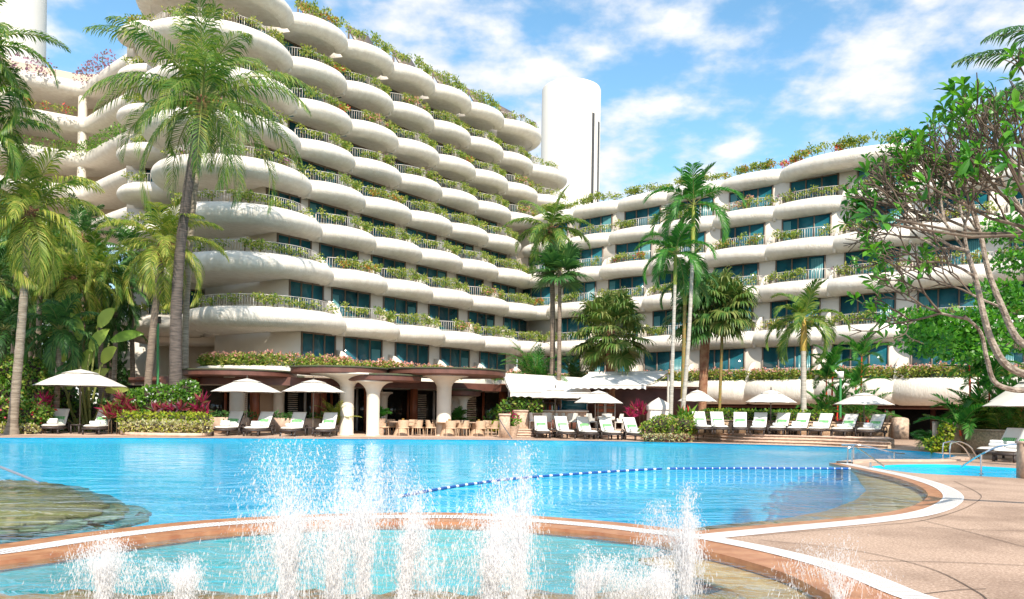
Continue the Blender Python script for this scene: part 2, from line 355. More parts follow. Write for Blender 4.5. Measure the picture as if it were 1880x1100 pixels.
def watermat(name, tint, scale, bump, fres=.5):
    m = bpy.data.materials.new(name); m.use_nodes = True; t = m.node_tree; t.nodes.remove(t.nodes['Principled BSDF'])
    g = t.nodes.new('ShaderNodeNewGeometry'); mpn = t.nodes.new('ShaderNodeMapping'); mpn.inputs['Scale'].default_value = (.55, 1.0, 1)
    t.links.new(g.outputs['Position'], mpn.inputs[0])
    a = t.nodes.new('ShaderNodeTexNoise'); a.inputs['Scale'].default_value = scale; a.inputs['Detail'].default_value = 4; a.inputs['Roughness'].default_value = .55; a.inputs['Distortion'].default_value = .8
    t.links.new(mpn.outputs[0], a.inputs[0])
    bp = t.nodes.new('ShaderNodeBump'); bp.inputs['Strength'].default_value = 1; bp.inputs['Distance'].default_value = bump
    t.links.new(a.outputs[0], bp.inputs['Height'])
    fr = t.nodes.new('ShaderNodeFresnel'); fr.inputs[0].default_value = 1.33; t.links.new(bp.outputs[0], fr.inputs[1])
    mul = t.nodes.new('ShaderNodeMath'); mul.operation = 'MULTIPLY'; mul.inputs[1].default_value = fres; t.links.new(fr.outputs[0], mul.inputs[0])
    tr = t.nodes.new('ShaderNodeBsdfTransparent'); tr.inputs[0].default_value = (*tint, 1)
    gl = t.nodes.new('ShaderNodeBsdfGlossy'); gl.inputs['Roughness'].default_value = .03; t.links.new(bp.outputs[0], gl.inputs['Normal'])
    mx_ = t.nodes.new('ShaderNodeMixShader'); t.links.new(mul.outputs[0], mx_.inputs[0]); t.links.new(tr.outputs[0], mx_.inputs[1]); t.links.new(gl.outputs[0], mx_.inputs[2])
    t.links.new(mx_.outputs[0], t.nodes['Material Output'].inputs[0])
    return m
M['water'] = watermat('pool_water', (.84, .98, 1.0), 1.15, .42, .60)
M['splashwater'] = watermat('splash_water', (.88, .98, .98), 2.8, .19, .5)
def spraymat():
    m = bpy.data.materials.new('water_spray'); m.use_nodes = True; t = m.node_tree; b = t.nodes['Principled BSDF']
    b.inputs['Base Color'].default_value = (.93, .92, .93, 1); b.inputs['Roughness'].default_value = .25; b.inputs['Specular IOR Level'].default_value = .6
    tr = t.nodes.new('ShaderNodeBsdfTranslucent'); tr.inputs[0].default_value = (.95, .94, .95, 1)
    tp = t.nodes.new('ShaderNodeBsdfTransparent')
    a = t.nodes.new('ShaderNodeMixShader'); a.inputs[0].default_value = .5; t.links.new(b.outputs[0], a.inputs[1]); t.links.new(tr.outputs[0], a.inputs[2])
    c = t.nodes.new('ShaderNodeMixShader'); c.inputs[0].default_value = .48; t.links.new(a.outputs[0], c.inputs[1]); t.links.new(tp.outputs[0], c.inputs[2])
    t.links.new(c.outputs[0], t.nodes['Material Output'].inputs[0]); return m
M['spray'] = spraymat()

# ------------------------------------------------------------------ ground, pools, deck
far = MB().sheet([[(-2500, -600), (2500, -600), (2500, 3000), (-2500, 3000)]], -5)
struct(put('ground', far, M['grass'], smooth=False))

G_right = [gr(*p) for p in [(1548, 850.5), (1562, 853.5), (1608, 863), (1670, 876), (1725, 893), (1750, 911), (1735, 929), (1690, 944), (1608, 956), (1485, 968), (1385, 977.5), (1290, 987)]]
G_weir = [gr(*p) for p in [(1290, 987), (1190, 976), (1100, 966), (950, 954), (800, 949), (600, 952), (400, 963), (200, 985), (0, 1014)]]
G_weir += [Vector((-6.3, 6.5, 0)), Vector((-6.6, 4.6, 0))]
G_near = [gr(*p) for p in [(1290, 987), (1420, 1013), (1560, 1051), (1690, 1102)]] + [Vector((3.75, 5.3, 0)), Vector((3.6, 3.8, 0)), Vector((2.6, 2.7, 0))]
far_edge = [Vector((-38, 37, 0))] + [gr(*p) for p in [(-250, 803), (0, 803.5), (300, 804), (650, 806), (1000, 808.5), (1200, 811.5), (1400, 816.5), (1560, 821.5), (1680, 828), (1745, 835), (1768, 841)]]
curb_top = [gr(*p) for p in [(1768, 841), (1735, 846), (1660, 846.5), (1600, 846.5), (1548, 850.5)]]
P_far = smooth_path(far_edge, 8); P_curb = smooth_path(curb_top, 8); P_right = smooth_path(G_right, 8); P_weir = smooth_path(G_weir, 8); P_near = smooth_path(G_near, 8)
main_loop = np.concatenate([P_far[:-1], P_curb[:-1], P_right[:-1], P_weir, np.array([(-12, 4.4), (-38, 15)])])
near_loop = np.concatenate([P_weir[::-1][:-1], P_near, np.array([(0, 1.6), (-4, 2.2)])])
both_loop = np.concatenate([P_far[:-1], P_curb[:-1], P_right[:-1], P_near, np.array([(0, 1.6), (-4, 2.2), (-6.6, 4.6)]), np.array([(-12, 4.4), (-38, 15)])])
# the small spa pool on the right, behind the kerb
spa_px = [(1600, 857), (1640, 853.5), (1720, 852.5), (1800, 856), (1890, 861), (2000, 868), (2000, 886), (1890, 879), (1800, 874.5), (1700, 870), (1640, 864)]
P_spa = smooth_path([gr(*p) for p in spa_px], 6, closed=True)

dk = MB().sheet([[(-75, -12), (75, -12), (75, 95), (-75, 95)], both_loop, P_spa], 0)
deck = struct(put('deck', dk, M['deck'], smooth=False))
sh = MB().sheet([both_loop], -4.2)
wl = np.concatenate([both_loop, both_loop[:1]])
sh.grid(np.stack([np.c_[wl, np.full(len(wl), -4.2)], np.c_[wl, np.full(len(wl), .0)]]))
sh.sheet([P_spa], -.8); ws = np.concatenate([P_spa, P_spa[:1]])
sh.grid(np.stack([np.c_[ws, np.full(len(ws), -.8)], np.c_[ws, np.full(len(ws), .0)]]))
struct(put('pool_floor', sh, M['tile'], smooth=False))
struct(put('pool_water', MB().sheet([main_loop], -.045), M['water'], smooth=False))
struct(put('splash_pool_water', MB().sheet([near_loop], -.04), M['splashwater'], smooth=False))
struct(put('spa_water', MB().sheet([P_spa], -.06), M['water'], smooth=False))

def ribbon(P, w0, w1, z, mb, m=0, th=0):
    a, b = offset_path(P, w0), offset_path(P, w1)
    mb.grid(np.stack([np.c_[b, np.full(len(P), z)], np.c_[a, np.full(len(P), z)]]), m)
    if th:
        for q in (a, b): mb.grid(np.stack([np.c_[q, np.full(len(P), z - th)], np.c_[q, np.full(len(P), z)]]), m)
def uvribbon(name, P, w, z, mt, pitch):
    a, b = offset_path(P, -w / 2), offset_path(P, w / 2)
    mb = MB(); mb.grid(np.stack([np.c_[b, np.full(len(P), z)], np.c_[a, np.full(len(P), z)]]))
    o = put(name, mb, mt, smooth=False); me = o.data; uv = me.uv_layers.new(name='UVMap')
    s = np.concatenate([[0], np.cumsum(np.linalg.norm(np.diff(P, axis=0), axis=1))]) / pitch
    for l in me.loops:
        i = l.vertex_index; uv.data[l.index].uv = (s[i % len(P)], 1.0 if i < len(P) else 0.0)
    return struct(o)
# weir: tile, grate, tile - a solid kerb that stands between the two pools
wv = MB(); ribbon(P_weir, -.48, .48, 0.0, wv, 0, .09); struct(put('weir', wv, M['coping'], smooth=False))
wv = MB(); ribbon(P_weir, -.46, .46, -.09, wv, 0, 4.05); struct(put('weir_wall', wv, M['tile2'], smooth=False))
uvribbon('weir_grate', P_weir, .30, .006, M['grate'], .05)
cr = MB(); ribbon(P_right, -.42, .16, .003, cr, 0, .09); struct(put('pool_coping', cr, M['coping'], smooth=False))
uvribbon('pool_grate', P_right, .34, .009, M['grate'], .05)
cn = MB(); ribbon(P_near, -.66, .16, .0055, cn, 0, .09); struct(put('splash_pool_coping', cn, M['coping'], smooth=False))
uvribbon('splash_pool_grate', P_near, .30, .0125, M['grate'], .05)
cf = MB(); ribbon(P_far, -.05, .55, .004, cf, 0); struct(put('pool_edge', cf, M['pave'], smooth=False))
ck = MB(); ribbon(P_curb, -.22, .3, .05, ck, 0, .6); struct(put('pool_kerb', ck, M['pave']))
# shallow ledges under water
tl = MB()
inn = offset_path(P_right[4:], -1.0)
led = np.concatenate([P_right[8:], np.array([tuple(gr(*p))[:2] for p in [(1180, 968), (1300, 949), (1430, 938), (1520, 923), (1572, 905), (1592, 888), (1580, 874), (1572, 862)]])])
def ledge(name, loop, z, m):
    loop = np.array([tuple(p)[:2] for p in loop]); g_ = np.random.default_rng(len(loop))
    mb = MB().prism([tuple(p) for p in loop], z - .05, z)                     # a thin submerged shelf
    return struct(put(name, mb, M[m], smooth=False))
ledge('pool_ledge', led, -.13, 'tan_floor')
oc = smooth_path([gr(*p) for p in [(-400, 880), (-150, 870), (0, 868), (90, 876), (165, 900), (180, 918), (125, 934), (0, 942), (-150, 938), (-400, 920)]], 14, True)
g_ = np.random.default_rng(2); oc = oc + np.stack([.10 * np.sin(np.arange(len(oc)) * .53) + .10 * np.sin(np.arange(len(oc)) * .21) + g_.normal(0, .025, len(oc)), .06 * np.sin(np.arange(len(oc)) * 1.7)], 1)
ledge('entry_ledge', oc, -.14, 'olive_floor')
ledge('entry_slope', offset_path(np.concatenate([oc[-2:], oc, oc[:2]]), .30)[2:-2], -.20, 'slope_floor')
ledge('entry_slope', offset_path(np.concatenate([oc[-2:], oc, oc[:2]]), .65)[2:-2], -.27, 'slope_floor2')
rl_ = offset_path(P_near[2:-6], -.3); rl2 = offset_path(P_near[2:-6], -1.25)
ledge('side_ledge', list(rl_) + list(rl2[::-1]), -.10, 'tan_floor')
wavy = [gr(u, 1062 + 5 * math.sin(u * .031) + 3 * math.sin(u * .083)) for u in range(1500, -260, -40)]
ledge('splash_ledge', [(3.6, 5.0), (3.3, 6.2)] + [tuple(p)[:2] for p in wavy] + [(-6.4, 4.6), (-4, 2.2), (0, 1.6), (2.6, 2.8)], -.12, 'tan_floor')
# paler paving band along the pool and expansion joints
jn = MB()
def joint(pts, w=.013, z=.007):
    P = smooth_path(pts, 6); ribbon(P, -w / 2, w / 2, z, jn)
off = offset_path(P_right[6:], 0)
joint([gr(*p) for p in [(1752, 884), (1795, 905), (1798, 918), (1760, 938), (1690, 957), (1600, 966), (1480, 976), (1380, 985)]])
joint([gr(*p) for p in [(1690, 955), (1770, 975), (1900, 1010)]])
joint([gr(*p) for p in [(1680, 968), (1780, 973), (1900, 976)]])
joint([gr(*p) for p in [(1395, 992), (1560, 1010), (1700, 1042), (1790, 1085), (1820, 1110)]])
joint([gr(*p) for p in [(1590, 1030), (1740, 1033), (1900, 1040)]])
joint([gr(*p) for p in [(1690, 1092), (1760, 1084), (1810, 1082)]])
joint([gr(*p) for p in [(1800, 930), (1860, 932), (1910, 931)]])
joint([gr(*p) for p in [(1700, 884), (1800, 889), (1900, 893)]])
struct(put('deck_joints', jn, M['joint'], smooth=False))

# raised terrace on the right with three steps, and the terrace in the middle
def terrace(front, back, z, name, steps=3, tread=.33, m='pave'):
    front = [np.array(tuple(p)[:2]) for p in front]
    P = smooth_path(front, 6); mb = MB()
    for k in range(steps):
        q = offset_path(P, tread * (k - steps + 1) * 1.0)
        mb.prism([tuple(p) for p in q] + [tuple(b) for b in back], -.6 + .01 * k, z * (k + 1) / steps - .045)
        q2 = offset_path(P, tread * (k - steps + 1) - .04); mb.prism([tuple(p) for p in q2] + [tuple(b) for b in back], z * (k + 1) / steps - .046, z * (k + 1) / steps, 1)
    return struct(put(name, mb, [M['stone'], M[m]], smooth=False))
tf = [gr(1262, 806, 0) + Vector((0, .9, 0)), gr(1400, 816, 0) + Vector((0, 1.6, 0)), gr(1540, 820.5) + Vector((0, 1.5, 0)), gr(1668, 826) + Vector((0, 1.3, 0))]
terrace(tf, [(21.5, 48), (9.2, 50)], .42, 'terrace_steps')
terrace([Vector((-0.4, 44.6, 0)), Vector((3, 45.2, 0)), Vector((9, 45.6, 0))], [(9.6, 53), (-.8, 53)], .40, 'bar_terrace')
pv = MB().sheet([[(-34, 38.2), (-20, 36.3), (-4, 41), (0, 42.2), (.5, 60), (-40, 60)]], .004)
struct(put('paving', pv, M['pave'], smooth=False))

# ------------------------------------------------------------------ hotel wings
ZR = {1: 3.73, 2: 7.19, 3: 10.46, 4: 13.48, 5: 16.49, 6: 19.47, 7: 22.27, 8: 25.2, 9: 28.18}
OL = {1: 1.2, 2: 0, 3: -1.23, 4: -2.36, 5: -3.46, 6: -4.57, 7: -4.94, 8: -5.53, 9: -5.52}
OR = {1: 0, 2: -1.18, 3: -1.95, 4: -2.89, 5: -4.16, 6: -5.42}
PIT = 4.79
BUL = 1.18
BR_ = .72; WL = 1.45; WR_ = .95                          # bulge of the right wing, depth of the rooms behind
PROF = np.array([(-.42, -.42), (-.40, -.04), (-.32, 0), (-.12, -.005), (.08, -.06), (.25, -.17), (.38, -.34), (.45, -.54), (.46, -.74), (.39, -.95), (.25, -1.13), (.05, -1.27), (-.18, -1.34), (-.40, -1.36), (-.46, -1.29)])
PROF_R = PROF * [1, .89]; PROF = PROF * [1.04, .87]; SB = 1.1   # the right wing's bands are slimmer; SB: soffit below rim
def rim_y(s, b=BUL): return -b * (1 - np.abs(2 * s - 1) ** 2.3) ** .78
def lobe_mesh(p=PIT, b=BUL, prof=PROF, wall=1.9, n=30):
    s = .5 - .5 * np.cos(np.linspace(0, PI, n + 1)) * 1.0
    x = s * p; y = rim_y(s, b)
    dx, dy = np.gradient(x), np.gradient(y); l = np.hypot(dx, dy)
    nx, ny = dy / l, -dx / l
    lim = .93; nx = np.clip(nx, -lim, lim); ny = -np.sqrt(1 - nx ** 2)
    rows = []
    for o, z in prof:
        f = 1.0 if o > -.3 else 1.0
        rows.append(np.stack([x + nx * o * f, y + ny * o * f, np.full_like(x, z)], 1))
    rows.append(np.stack([x, np.full_like(x, wall + .1), np.full_like(x, prof[-1][1])], 1))
    return MB().grid(np.array(rows))
def cap_mesh(cx, cy, rad, a0, a1, prof=PROF, n=56):
    a = np.linspace(a0, a1, n + 1); rows = []
    for o, z in prof: rows.append(np.stack([cx + (rad + o) * np.cos(a), cy + (rad + o) * np.sin(a), np.full_like(a, z)], 1))
    rows.append(np.stack([cx + .2 * np.cos(a), cy + .2 * np.sin(a), np.full_like(a, prof[-1][1])], 1))
    g = np.array(rows)
    if a1 < a0: g = g[:, ::-1]
    return MB().grid(g)
def curve_rail(x, y, h=.72, bars=.16, rad=.014):
    mb = MB(); L = np.concatenate([[0], np.cumsum(np.hypot(np.diff(x), np.diff(y)))]); k = max(3, int(L[-1] / bars))
    t = np.linspace(0, L[-1], k); bx, by = np.interp(t, L, x), np.interp(t, L, y)
    for i in range(k):
        big = i % 8 == 0
        mb.box((bx[i], by[i], h / 2 - .05), (.045 if big else .02,) * 2 + (h,))
    mb.tube([(a, b, h) for a, b in zip(bx, by)], 0.022, 5); mb.tube([(a, b, .08) for a, b in zip(bx, by)], .015, 4)
    return mb
s_ = np.linspace(.03, .97, 16)
ME_lobe = lobe_mesh(wall=WL).mesh('balcony', M['stucco']); ME_lobeR = lobe_mesh(b=BR_, wall=WR_, prof=PROF_R).mesh('balcony', M['stucco']); ME_lobeB = lobe_mesh(p=PIT * 1.9, b=1.7, wall=WR_, prof=PROF_R).mesh('balcony', M['stucco'])
ME_rail = curve_rail(s_ * PIT, rim_y(s_) + .42).mesh('railing', M['metal'], smooth=False); ME_railR = curve_rail(s_ * PIT, rim_y(s_, BR_) + .42).mesh('railing', M['metal'], smooth=False)
WH = 2.5                                                    # window opening height
def window_meshes(q, y, WH=2.5, zb=-1.15):
    fr = MB()
    for x_ in q: fr.box((x_, y - .02, zb + WH / 2), (.085, .14, WH))
    for z_ in (zb + .05, zb + WH - .05): fr.box(((q[0] + q[-1]) / 2, y - .015, z_), (q[-1] - q[0] + .08, .12, .10))
    pn = MB().box(((q[0] + q[-1]) / 2, y - .01, zb + WH / 2), (q[-1] - q[0] - .02, .05, WH - .12))
    return fr.mesh('window', M['frame'], smooth=False), pn.mesh('pane', M['glass'], smooth=False)
def fin_mesh(y, dz):
    fn = MB(); arc = [(y + .05, -1.2)] + [(y + .05 - (y + .5) * math.sin(t), -1.2 + (dz - .42) * math.cos(t)) for t in np.linspace(0, PI / 2, 14)]
    k = len(arc); fv = [(-.09, a, b) for a, b in arc] + [(.09, a, b) for a, b in arc]
    fn.add(fv, [tuple(range(k)), tuple(range(2 * k - 1, k - 1, -1))] + [(i, k + i, k + (i + 1) % k, (i + 1) % k) for i in range(k)])
    return fn.mesh('partition', M['wall'], smooth=False)
def lamp_mesh(y): return MB().lathe([(.0, -.2), (.05, -.16), (.07, 0), (.03, .16), (0, .2)], (.25, y - .12, .55), 8).box((.25, y - .04, .55), (.06, .1, .5)).mesh('wall_lamp', M['lamp'])
PX = [.6, 1.75, 2.9, 4.05]
KIT = {}
for sd, y_ in (('L', WL), ('R', WR_)):
    for r in range(1, 9):
        KIT[sd, r] = (*window_meshes(PX, y_, ZR[r + 1] - ZR[r] + .02), fin_mesh(y_, (ZR[r + 1] - ZR[r]) - (.45 if sd == 'L' else .55)), lamp_mesh(y_))

CURT = {}
for sd, y_ in (('L', WL), ('R', WR_)):
    for q, (xa, w_) in enumerate(((.95, .55), (3.5, .8))):
        c_ = MB()
        for k in range(7): c_.box((xa + (k - 3) * w_ / 7, y_ - .038, .35), (w_ / 7 - .015, .012, 2.6))
        CURT[sd, q] = c_.mesh('curtain', M['curtain'], False)
dL = Vector((math.sin(.617), math.cos(.617), 0)); nL = Vector((dL.y, -dL.x, 0))
dR = Vector((math.sin(2.303), math.cos(2.303), 0)); nR = Vector((dR.y, -dR.x, 0))
BL, BR = Vector((-11.1, 52.17, 0)), Vector((9.035, 62.42, 0))
aL, aR = math.atan2(dL.y, dL.x), math.atan2(dR.y, dR.x)
left = thing('hotel_wing', 'tall left hotel wing of nine scalloped white balcony rows stepping back above the restaurant', 'building', BL, aL)
right = thing('hotel_wing', 'lower right hotel wing of six scalloped white balcony rows in shade behind the loungers', 'building', BR, aR)
def wpt(wing, x, y, z): return wing.matrix_basis @ Vector((x, y, z))
SHRUBS = []                                                 # (wing, row, bay, x, y, z, angle)
def other_inside(side, r, x, y):
    w = left if side == 'L' else right
    p = Matrix.LocRotScale(w.location, w.rotation_euler, None) @ Vector((x, y, 0))
    if side == 'L': return r <= 6 and (p - BR).dot(nR) < OR[r] - .3
    return (p - BL).dot(nL) < (OL[r]) - .3 and (p - BL).dot(dL) < (70 if r <= 6 else 0)
BAYS = {}
for side, wing, OFS, js in (('L', left, OL, range(0, 8)), ('R', right, OR, range(-4, 9))):
    for r, o in OFS.items():
        bays = []
        for j in js:
            if side == 'L' and r >= 7 and j >= {9: 5, 8: 6, 7: 6}[r]: continue
            if other_inside(side, r, (j + .5) * PIT, -o - .5): continue
            if side == 'R' and r == 6 and j > 1: continue
            bays.append(j)
        BAYS[side, r] = bays
        z = ZR[r]
        plain = (r == 1)
        for j in bays:
            if not (side == 'L' and plain):
                b = link('balcony', ME_lobe if side == 'L' else ME_lobeR, wing, (j * PIT, -o, z))
                if plain: b.scale.z = 1.38
                if (side == 'L' and r == 9) or (side == 'R' and r == 6): SHRUBS.append((side, r, j, j * PIT, -o, z)); continue
                rl = link('railing', ME_rail if side == 'L' else ME_railR, b)
                if plain: rl.scale.z = 1 / 1.38
            top = (side == 'L' and r == 9) or (side == 'R' and r == 6)
            if not top:
                wm, pm, fm_, lm_ = KIT[side, r]
                f_ = link('window', wm, wing, (j * PIT, -o, z)); link('pane', pm, f_)
                if (j * 7 + r * 5) % 3 != 0: link('curtain', CURT[side, (j + r) % 2], f_)
                link('partition', fm_, wing, (j * PIT + PIT, -o, z))
                if side == 'L' and r < 7 or side == 'R': link('wall_lamp', lm_, wing, (j * PIT, -o, z))
            SHRUBS.append((side, r, j, j * PIT, -o, z))
        # storey behind the balconies
        z1 = (ZR[r + 1] - SB) if (r + 1 in OFS) else z + .1
        x0 = -3.1 if side == 'L' else (bays[0] - .6) * PIT
        x1 = (bays[-1] + 1.2) * PIT if not (side == 'L' and r >= 7) else (bays[-1] + 1.9) * PIT
        yw = WL if side == 'L' else WR_
        if side == 'R' and r == 5: x1 = 4.1 * PIT
        st = MB().box(((x0 + x1) / 2, -o + yw + 4.2, (z - SB + z1) / 2), (x1 - x0, 8.4, z1 - z + SB))
        if side == 'R' and r == 5: st.box(((x1 + 10 * PIT) / 2, -o + yw + 4.2, z - .4), (10 * PIT - x1, 8.4, 1.6))
        link('storey', st.mesh('storey', M['wall'], False), wing)
b = link('end_balcony', ME_lobeB, right, (2 * PIT, -OR[6], ZR[6])); SHRUBS.append(('Q', 6, 2, 2 * PIT, -OR[6], ZR[6]))
# rounded ends of the left wing
ME_cap = cap_mesh(-3.35, 3.0, 4.5, R(-41.8), R(-262)).mesh('end_balcony', M['stucco'])
a_ = np.radians(np.linspace(-46, -200, 40))
ME_caprail = curve_rail(-3.35 + 4.05 * np.cos(a_), 3.0 + 4.05 * np.sin(a_)).mesh('railing', M['metal'], False)
ME_cap2 = cap_mesh(3.1, 2.45, 3.95, R(-141.7), R(75)).mesh('end_balcony', M['stucco'])
a2 = np.radians(np.linspace(-138, 20, 32))
ME_cap2rail = curve_rail(3.1 + 3.5 * np.cos(a2), 2.45 + 3.5 * np.sin(a2)).mesh('railing', M['metal'], False)
for r in range(1, 10):
    if r > 1:
        b = link('end_balcony', ME_cap, left, (0, -OL[r], ZR[r])); link('railing', ME_caprail, b)
    if r < 9:
        ME_f2, ME_p2 = window_meshes([-2.85, -1.95, -1.05, -.15], WL, ZR[r + 1] - ZR[r] + .02)
        f_ = link('window', ME_f2, left, (0, -OL[r], ZR[r])); link('pane', ME_p2, f_); link('partition', KIT['L', r][2], left, (0, -OL[r], ZR[r]))
    SHRUBS.append(('C', r, 0, 0, -OL[r], ZR[r]))
for r, j in ((9, 5), (8, 6), (7, 6)):
    b = link('end_balcony', ME_cap2, left, (j * PIT, -OL[r], ZR[r])); link('railing', ME_cap2rail, b)
    SHRUBS.append(('E', r, j, j * PIT, -OL[r], ZR[r]))
# first-floor slab edge above the restaurant: plain fascia that follows the scallops
fa = MB()
for j in BAYS['L', 1]:
    s = np.linspace(0, 1, 20); x = (j + s) * PIT; y = -1.2 + rim_y(s)
    fa.grid(np.stack([np.stack([x, y + .5, np.full(20, ZR[1])], 1), np.stack([x, y - .2, np.full(20, ZR[1])], 1), np.stack([x, y - .25, np.full(20, ZR[1] - .45)], 1), np.stack([x, y - .1, np.full(20, ZR[1] - .7)], 1), np.stack([x, np.full(20, 2.0), np.full(20, ZR[1] - .72)], 1)]))
link('slab_edge', fa.mesh('slab_edge', M['stucco']), left)
c1 = cap_mesh(-3.35, 3.0, 4.5, R(-41.8), R(-262), np.array([(-.5, -.3), (-.4, 0), (.1, 0), (.25, -.1), (.25, -.5), (.05, -.7), (-.4, -.72)]))
link('slab_edge', c1.mesh('slab_edge', M['stucco']), left, (0, -1.2, ZR[1]))
# ground floor of the right wing: brown fascia, recess with its shade painted dark, and posts
gf = MB(); gx0, gx1 = (BAYS['R', 1][0] - .5) * PIT, 9 * PIT
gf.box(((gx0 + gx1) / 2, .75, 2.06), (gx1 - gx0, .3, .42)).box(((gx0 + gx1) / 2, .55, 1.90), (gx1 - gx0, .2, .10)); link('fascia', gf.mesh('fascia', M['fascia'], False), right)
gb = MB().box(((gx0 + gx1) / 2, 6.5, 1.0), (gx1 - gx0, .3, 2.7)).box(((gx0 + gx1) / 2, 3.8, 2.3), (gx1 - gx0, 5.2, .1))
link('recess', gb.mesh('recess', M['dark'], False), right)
for k in range(26):
    link('post', MB().box((gx0 + 1 + k * 2.4, 3.4 + .6 * (k % 2), 1.1), (.28, .28, 2.3)).mesh('post', M['fascia'], False), right)
# roof: dark sloping louvre panels behind the top row of the left wing
for j in range(0, 6):
    rp_ = MB().box((j * PIT + 2.9, 5.52 + .75, ZR[9] + 1.15), (2.3, 2.1, .12), 0, 0, R(56)).box((j * PIT + 1.7, 5.52 + 1.0, ZR[9] + .6), (.1, .1, 1.9)).box((j * PIT + 4.1, 5.52 + 1.0, ZR[9] + .6), (.1, .1, 1.9))
    link('roof_louvre', rp_.mesh('roof_louvre', M['frame'], False), left)

# back wing on the far left: stacked end balconies and the open bridge galleries
dB = Vector((.995, .1, 0)); nB = Vector((.4, -.92, 0))
back = thing('hotel_wing', 'far left back wing with stacked round balconies behind the coconut palms', 'building', (-27.6, 57.6, 0), math.atan2(.1, .995))
link('storey', MB().box((4.5, 6.5, 2.9), (12, 8, 6.2)).mesh('storey', M['wall'], False), back)
for r in range(2, 10):
    o = OL[r] + 4.5; off = nB * o
    b = link('balcony', ME_lobe, back, (off.x, off.y, ZR[r])); link('railing', ME_rail, b)
    b.scale = (1.0, 1.5, 1)
    st = MB().box((off.x + 3.2, off.y + 5.8, ZR[r] + .2), (7.4, 8, (ZR.get(r + 1, ZR[r] + 2.9) - ZR[r]) + .02))
    link('storey', st.mesh('storey', M['wall'], False), back)
    if r < 9: f_ = link('window', KIT['L', r][0], back, (off.x + .2, off.y + .35, ZR[r])); link('pane', KIT['L', r][1], f_)
    SHRUBS.append(('B', r, 0, off.x, off.y, ZR[r]))
gal = thing('gallery_bridge', 'angled open gallery bridge with white parapets and round columns at far left', 'bridge', (-35.9, 68, 0))
bp_ = np.array([(-46, 61.6), (-39.8, 65.6), (-36.4, 67.8), (-35.5, 67.8), (-31.5, 64.0), (-27, 60)])
for r in (5, 6, 7, 8, 9):
    z = ZR[r]; mb = MB(); q = offset_path(bp_, 0); T = np.gradient(bp_, axis=0); T /= np.linalg.norm(T, axis=1)[:, None]
    nrm = np.stack([T[:, 1], -T[:, 0]], 1); rows = []
    for o, zz in [(-.45, -.2), (-.4, 0), (0, 0), (.25, -.15), (.38, -.5), (.3, -.85), (.05, -1.1), (-.4, -1.2), (-4.2, -1.2)]:
        rows.append(np.c_[bp_ + nrm * o, np.full(len(bp_), z + zz)])
    mb.grid(np.array(rows)); put('parapet', mb, M['stucco'], gal)
    mw = MB(); qb = bp_ - nrm * 3.6
    mw.grid(np.stack([np.c_[qb, np.full(len(qb), z - 1.2)], np.c_[qb, np.full(len(qb), z + 1.85)]])); put('back_wall', mw, M['beige'], gal, False)
    if r < 9:
        for cx, cy in ((-36.2, 68.2), (-43, 64.2)):
            put('column', MB().tube([(cx, cy, z - .1), (cx, cy, z + 1.85)], .36, 14), M['cream'], gal)
put('stair_box', MB().box((-40.6, 63.8, ZR[8] - .1), (3.4, 2.0, 1.3), .5), M['wall'], gal, False)

# round towers
def tower(label, u, Y, rad, ztop, slits):
    c = at(u, 700, Y); t = thing('round_tower', label, 'tower', (c.x, Y, 0))
    put('shaft', MB().lathe([(rad, 0), (rad, ztop - .5), (rad - .12, ztop - .2), (rad - .5, ztop), (0, ztop + .1)], (c.x, Y, 0), 72), M['tower'], t)
    for a0, a1, za, zb in slits:
        put('louvre_strip', MB().lathe([(rad + .03, za), (rad + .05, za), (rad + .05, zb), (rad + .03, zb)], (c.x, Y, 0), 6, 0, R(a0), R(a1)), M['louvre'], t, False)
tower('tall white cylindrical stair tower with dark vertical louvres rising behind the hotel', 1041, 112, 4.03, 45.6, [(-50, -43, 6, 41.2), (-30, -22, 6, 40.4)])
tower('white round tower seen at the top left corner behind the palms', -18, 92, 5.0, 60, [])


# ------------------------------------------------------------------ foliage builders
def leaf_quads(P, D, Nn, L, Wd, fold=.0):
    """diamond leaves: base P, direction D, across N x D"""
    D = D / (np.linalg.norm(D, axis=1)[:, None] + 1e-9)
    S = np.cross(D, Nn); S /= np.linalg.norm(S, axis=1)[:, None] + 1e-9
    L = np.broadcast_to(L, (len(P),))[:, None]; Wd = np.broadcast_to(Wd, (len(P),))[:, None]
    mid = P + D * L * .45
    v = np.stack([P, mid + S * Wd, P + D * L, mid - S * Wd], 1).reshape(-1, 3)
    return v, np.arange(len(P) * 4).reshape(-1, 4)
def leaf6(P, D, Nn, L, Wd, curl=.18):
    D = D / (np.linalg.norm(D, axis=1)[:, None] + 1e-9); S = np.cross(D, Nn); S /= np.linalg.norm(S, axis=1)[:, None] + 1e-9; U = np.cross(S, D)
    L = np.broadcast_to(L, (len(P),))[:, None]; Wd = np.broadcast_to(Wd, (len(P),))[:, None]
    m1, m2, tip = P + D * L * .35 + U * L * curl * .3, P + D * L * .74 + U * L * curl * .15, P + D * L - U * L * curl * .35
    up = U * Wd * .35
    v = np.stack([P, m1 + S * Wd * .72 + up, m2 + S * Wd + up, tip, m2 - S * Wd + up, m1 - S * Wd * .72 + up, m1, m2], 1).reshape(-1, 3)
    o = (np.arange(len(P)) * 8)[:, None]
    return v, [tuple(r) for f in ([0, 1, 6], [6, 1, 2, 7], [7, 2, 3], [0, 6, 5], [6, 7, 4, 5], [7, 3, 4]) for r in (o + f)]
def rdir(n, up=0.0, g=None):
    g = g or rng
    d = g.normal(size=(n, 3)); d[:, 2] += up; return d / np.linalg.norm(d, axis=1)[:, None]
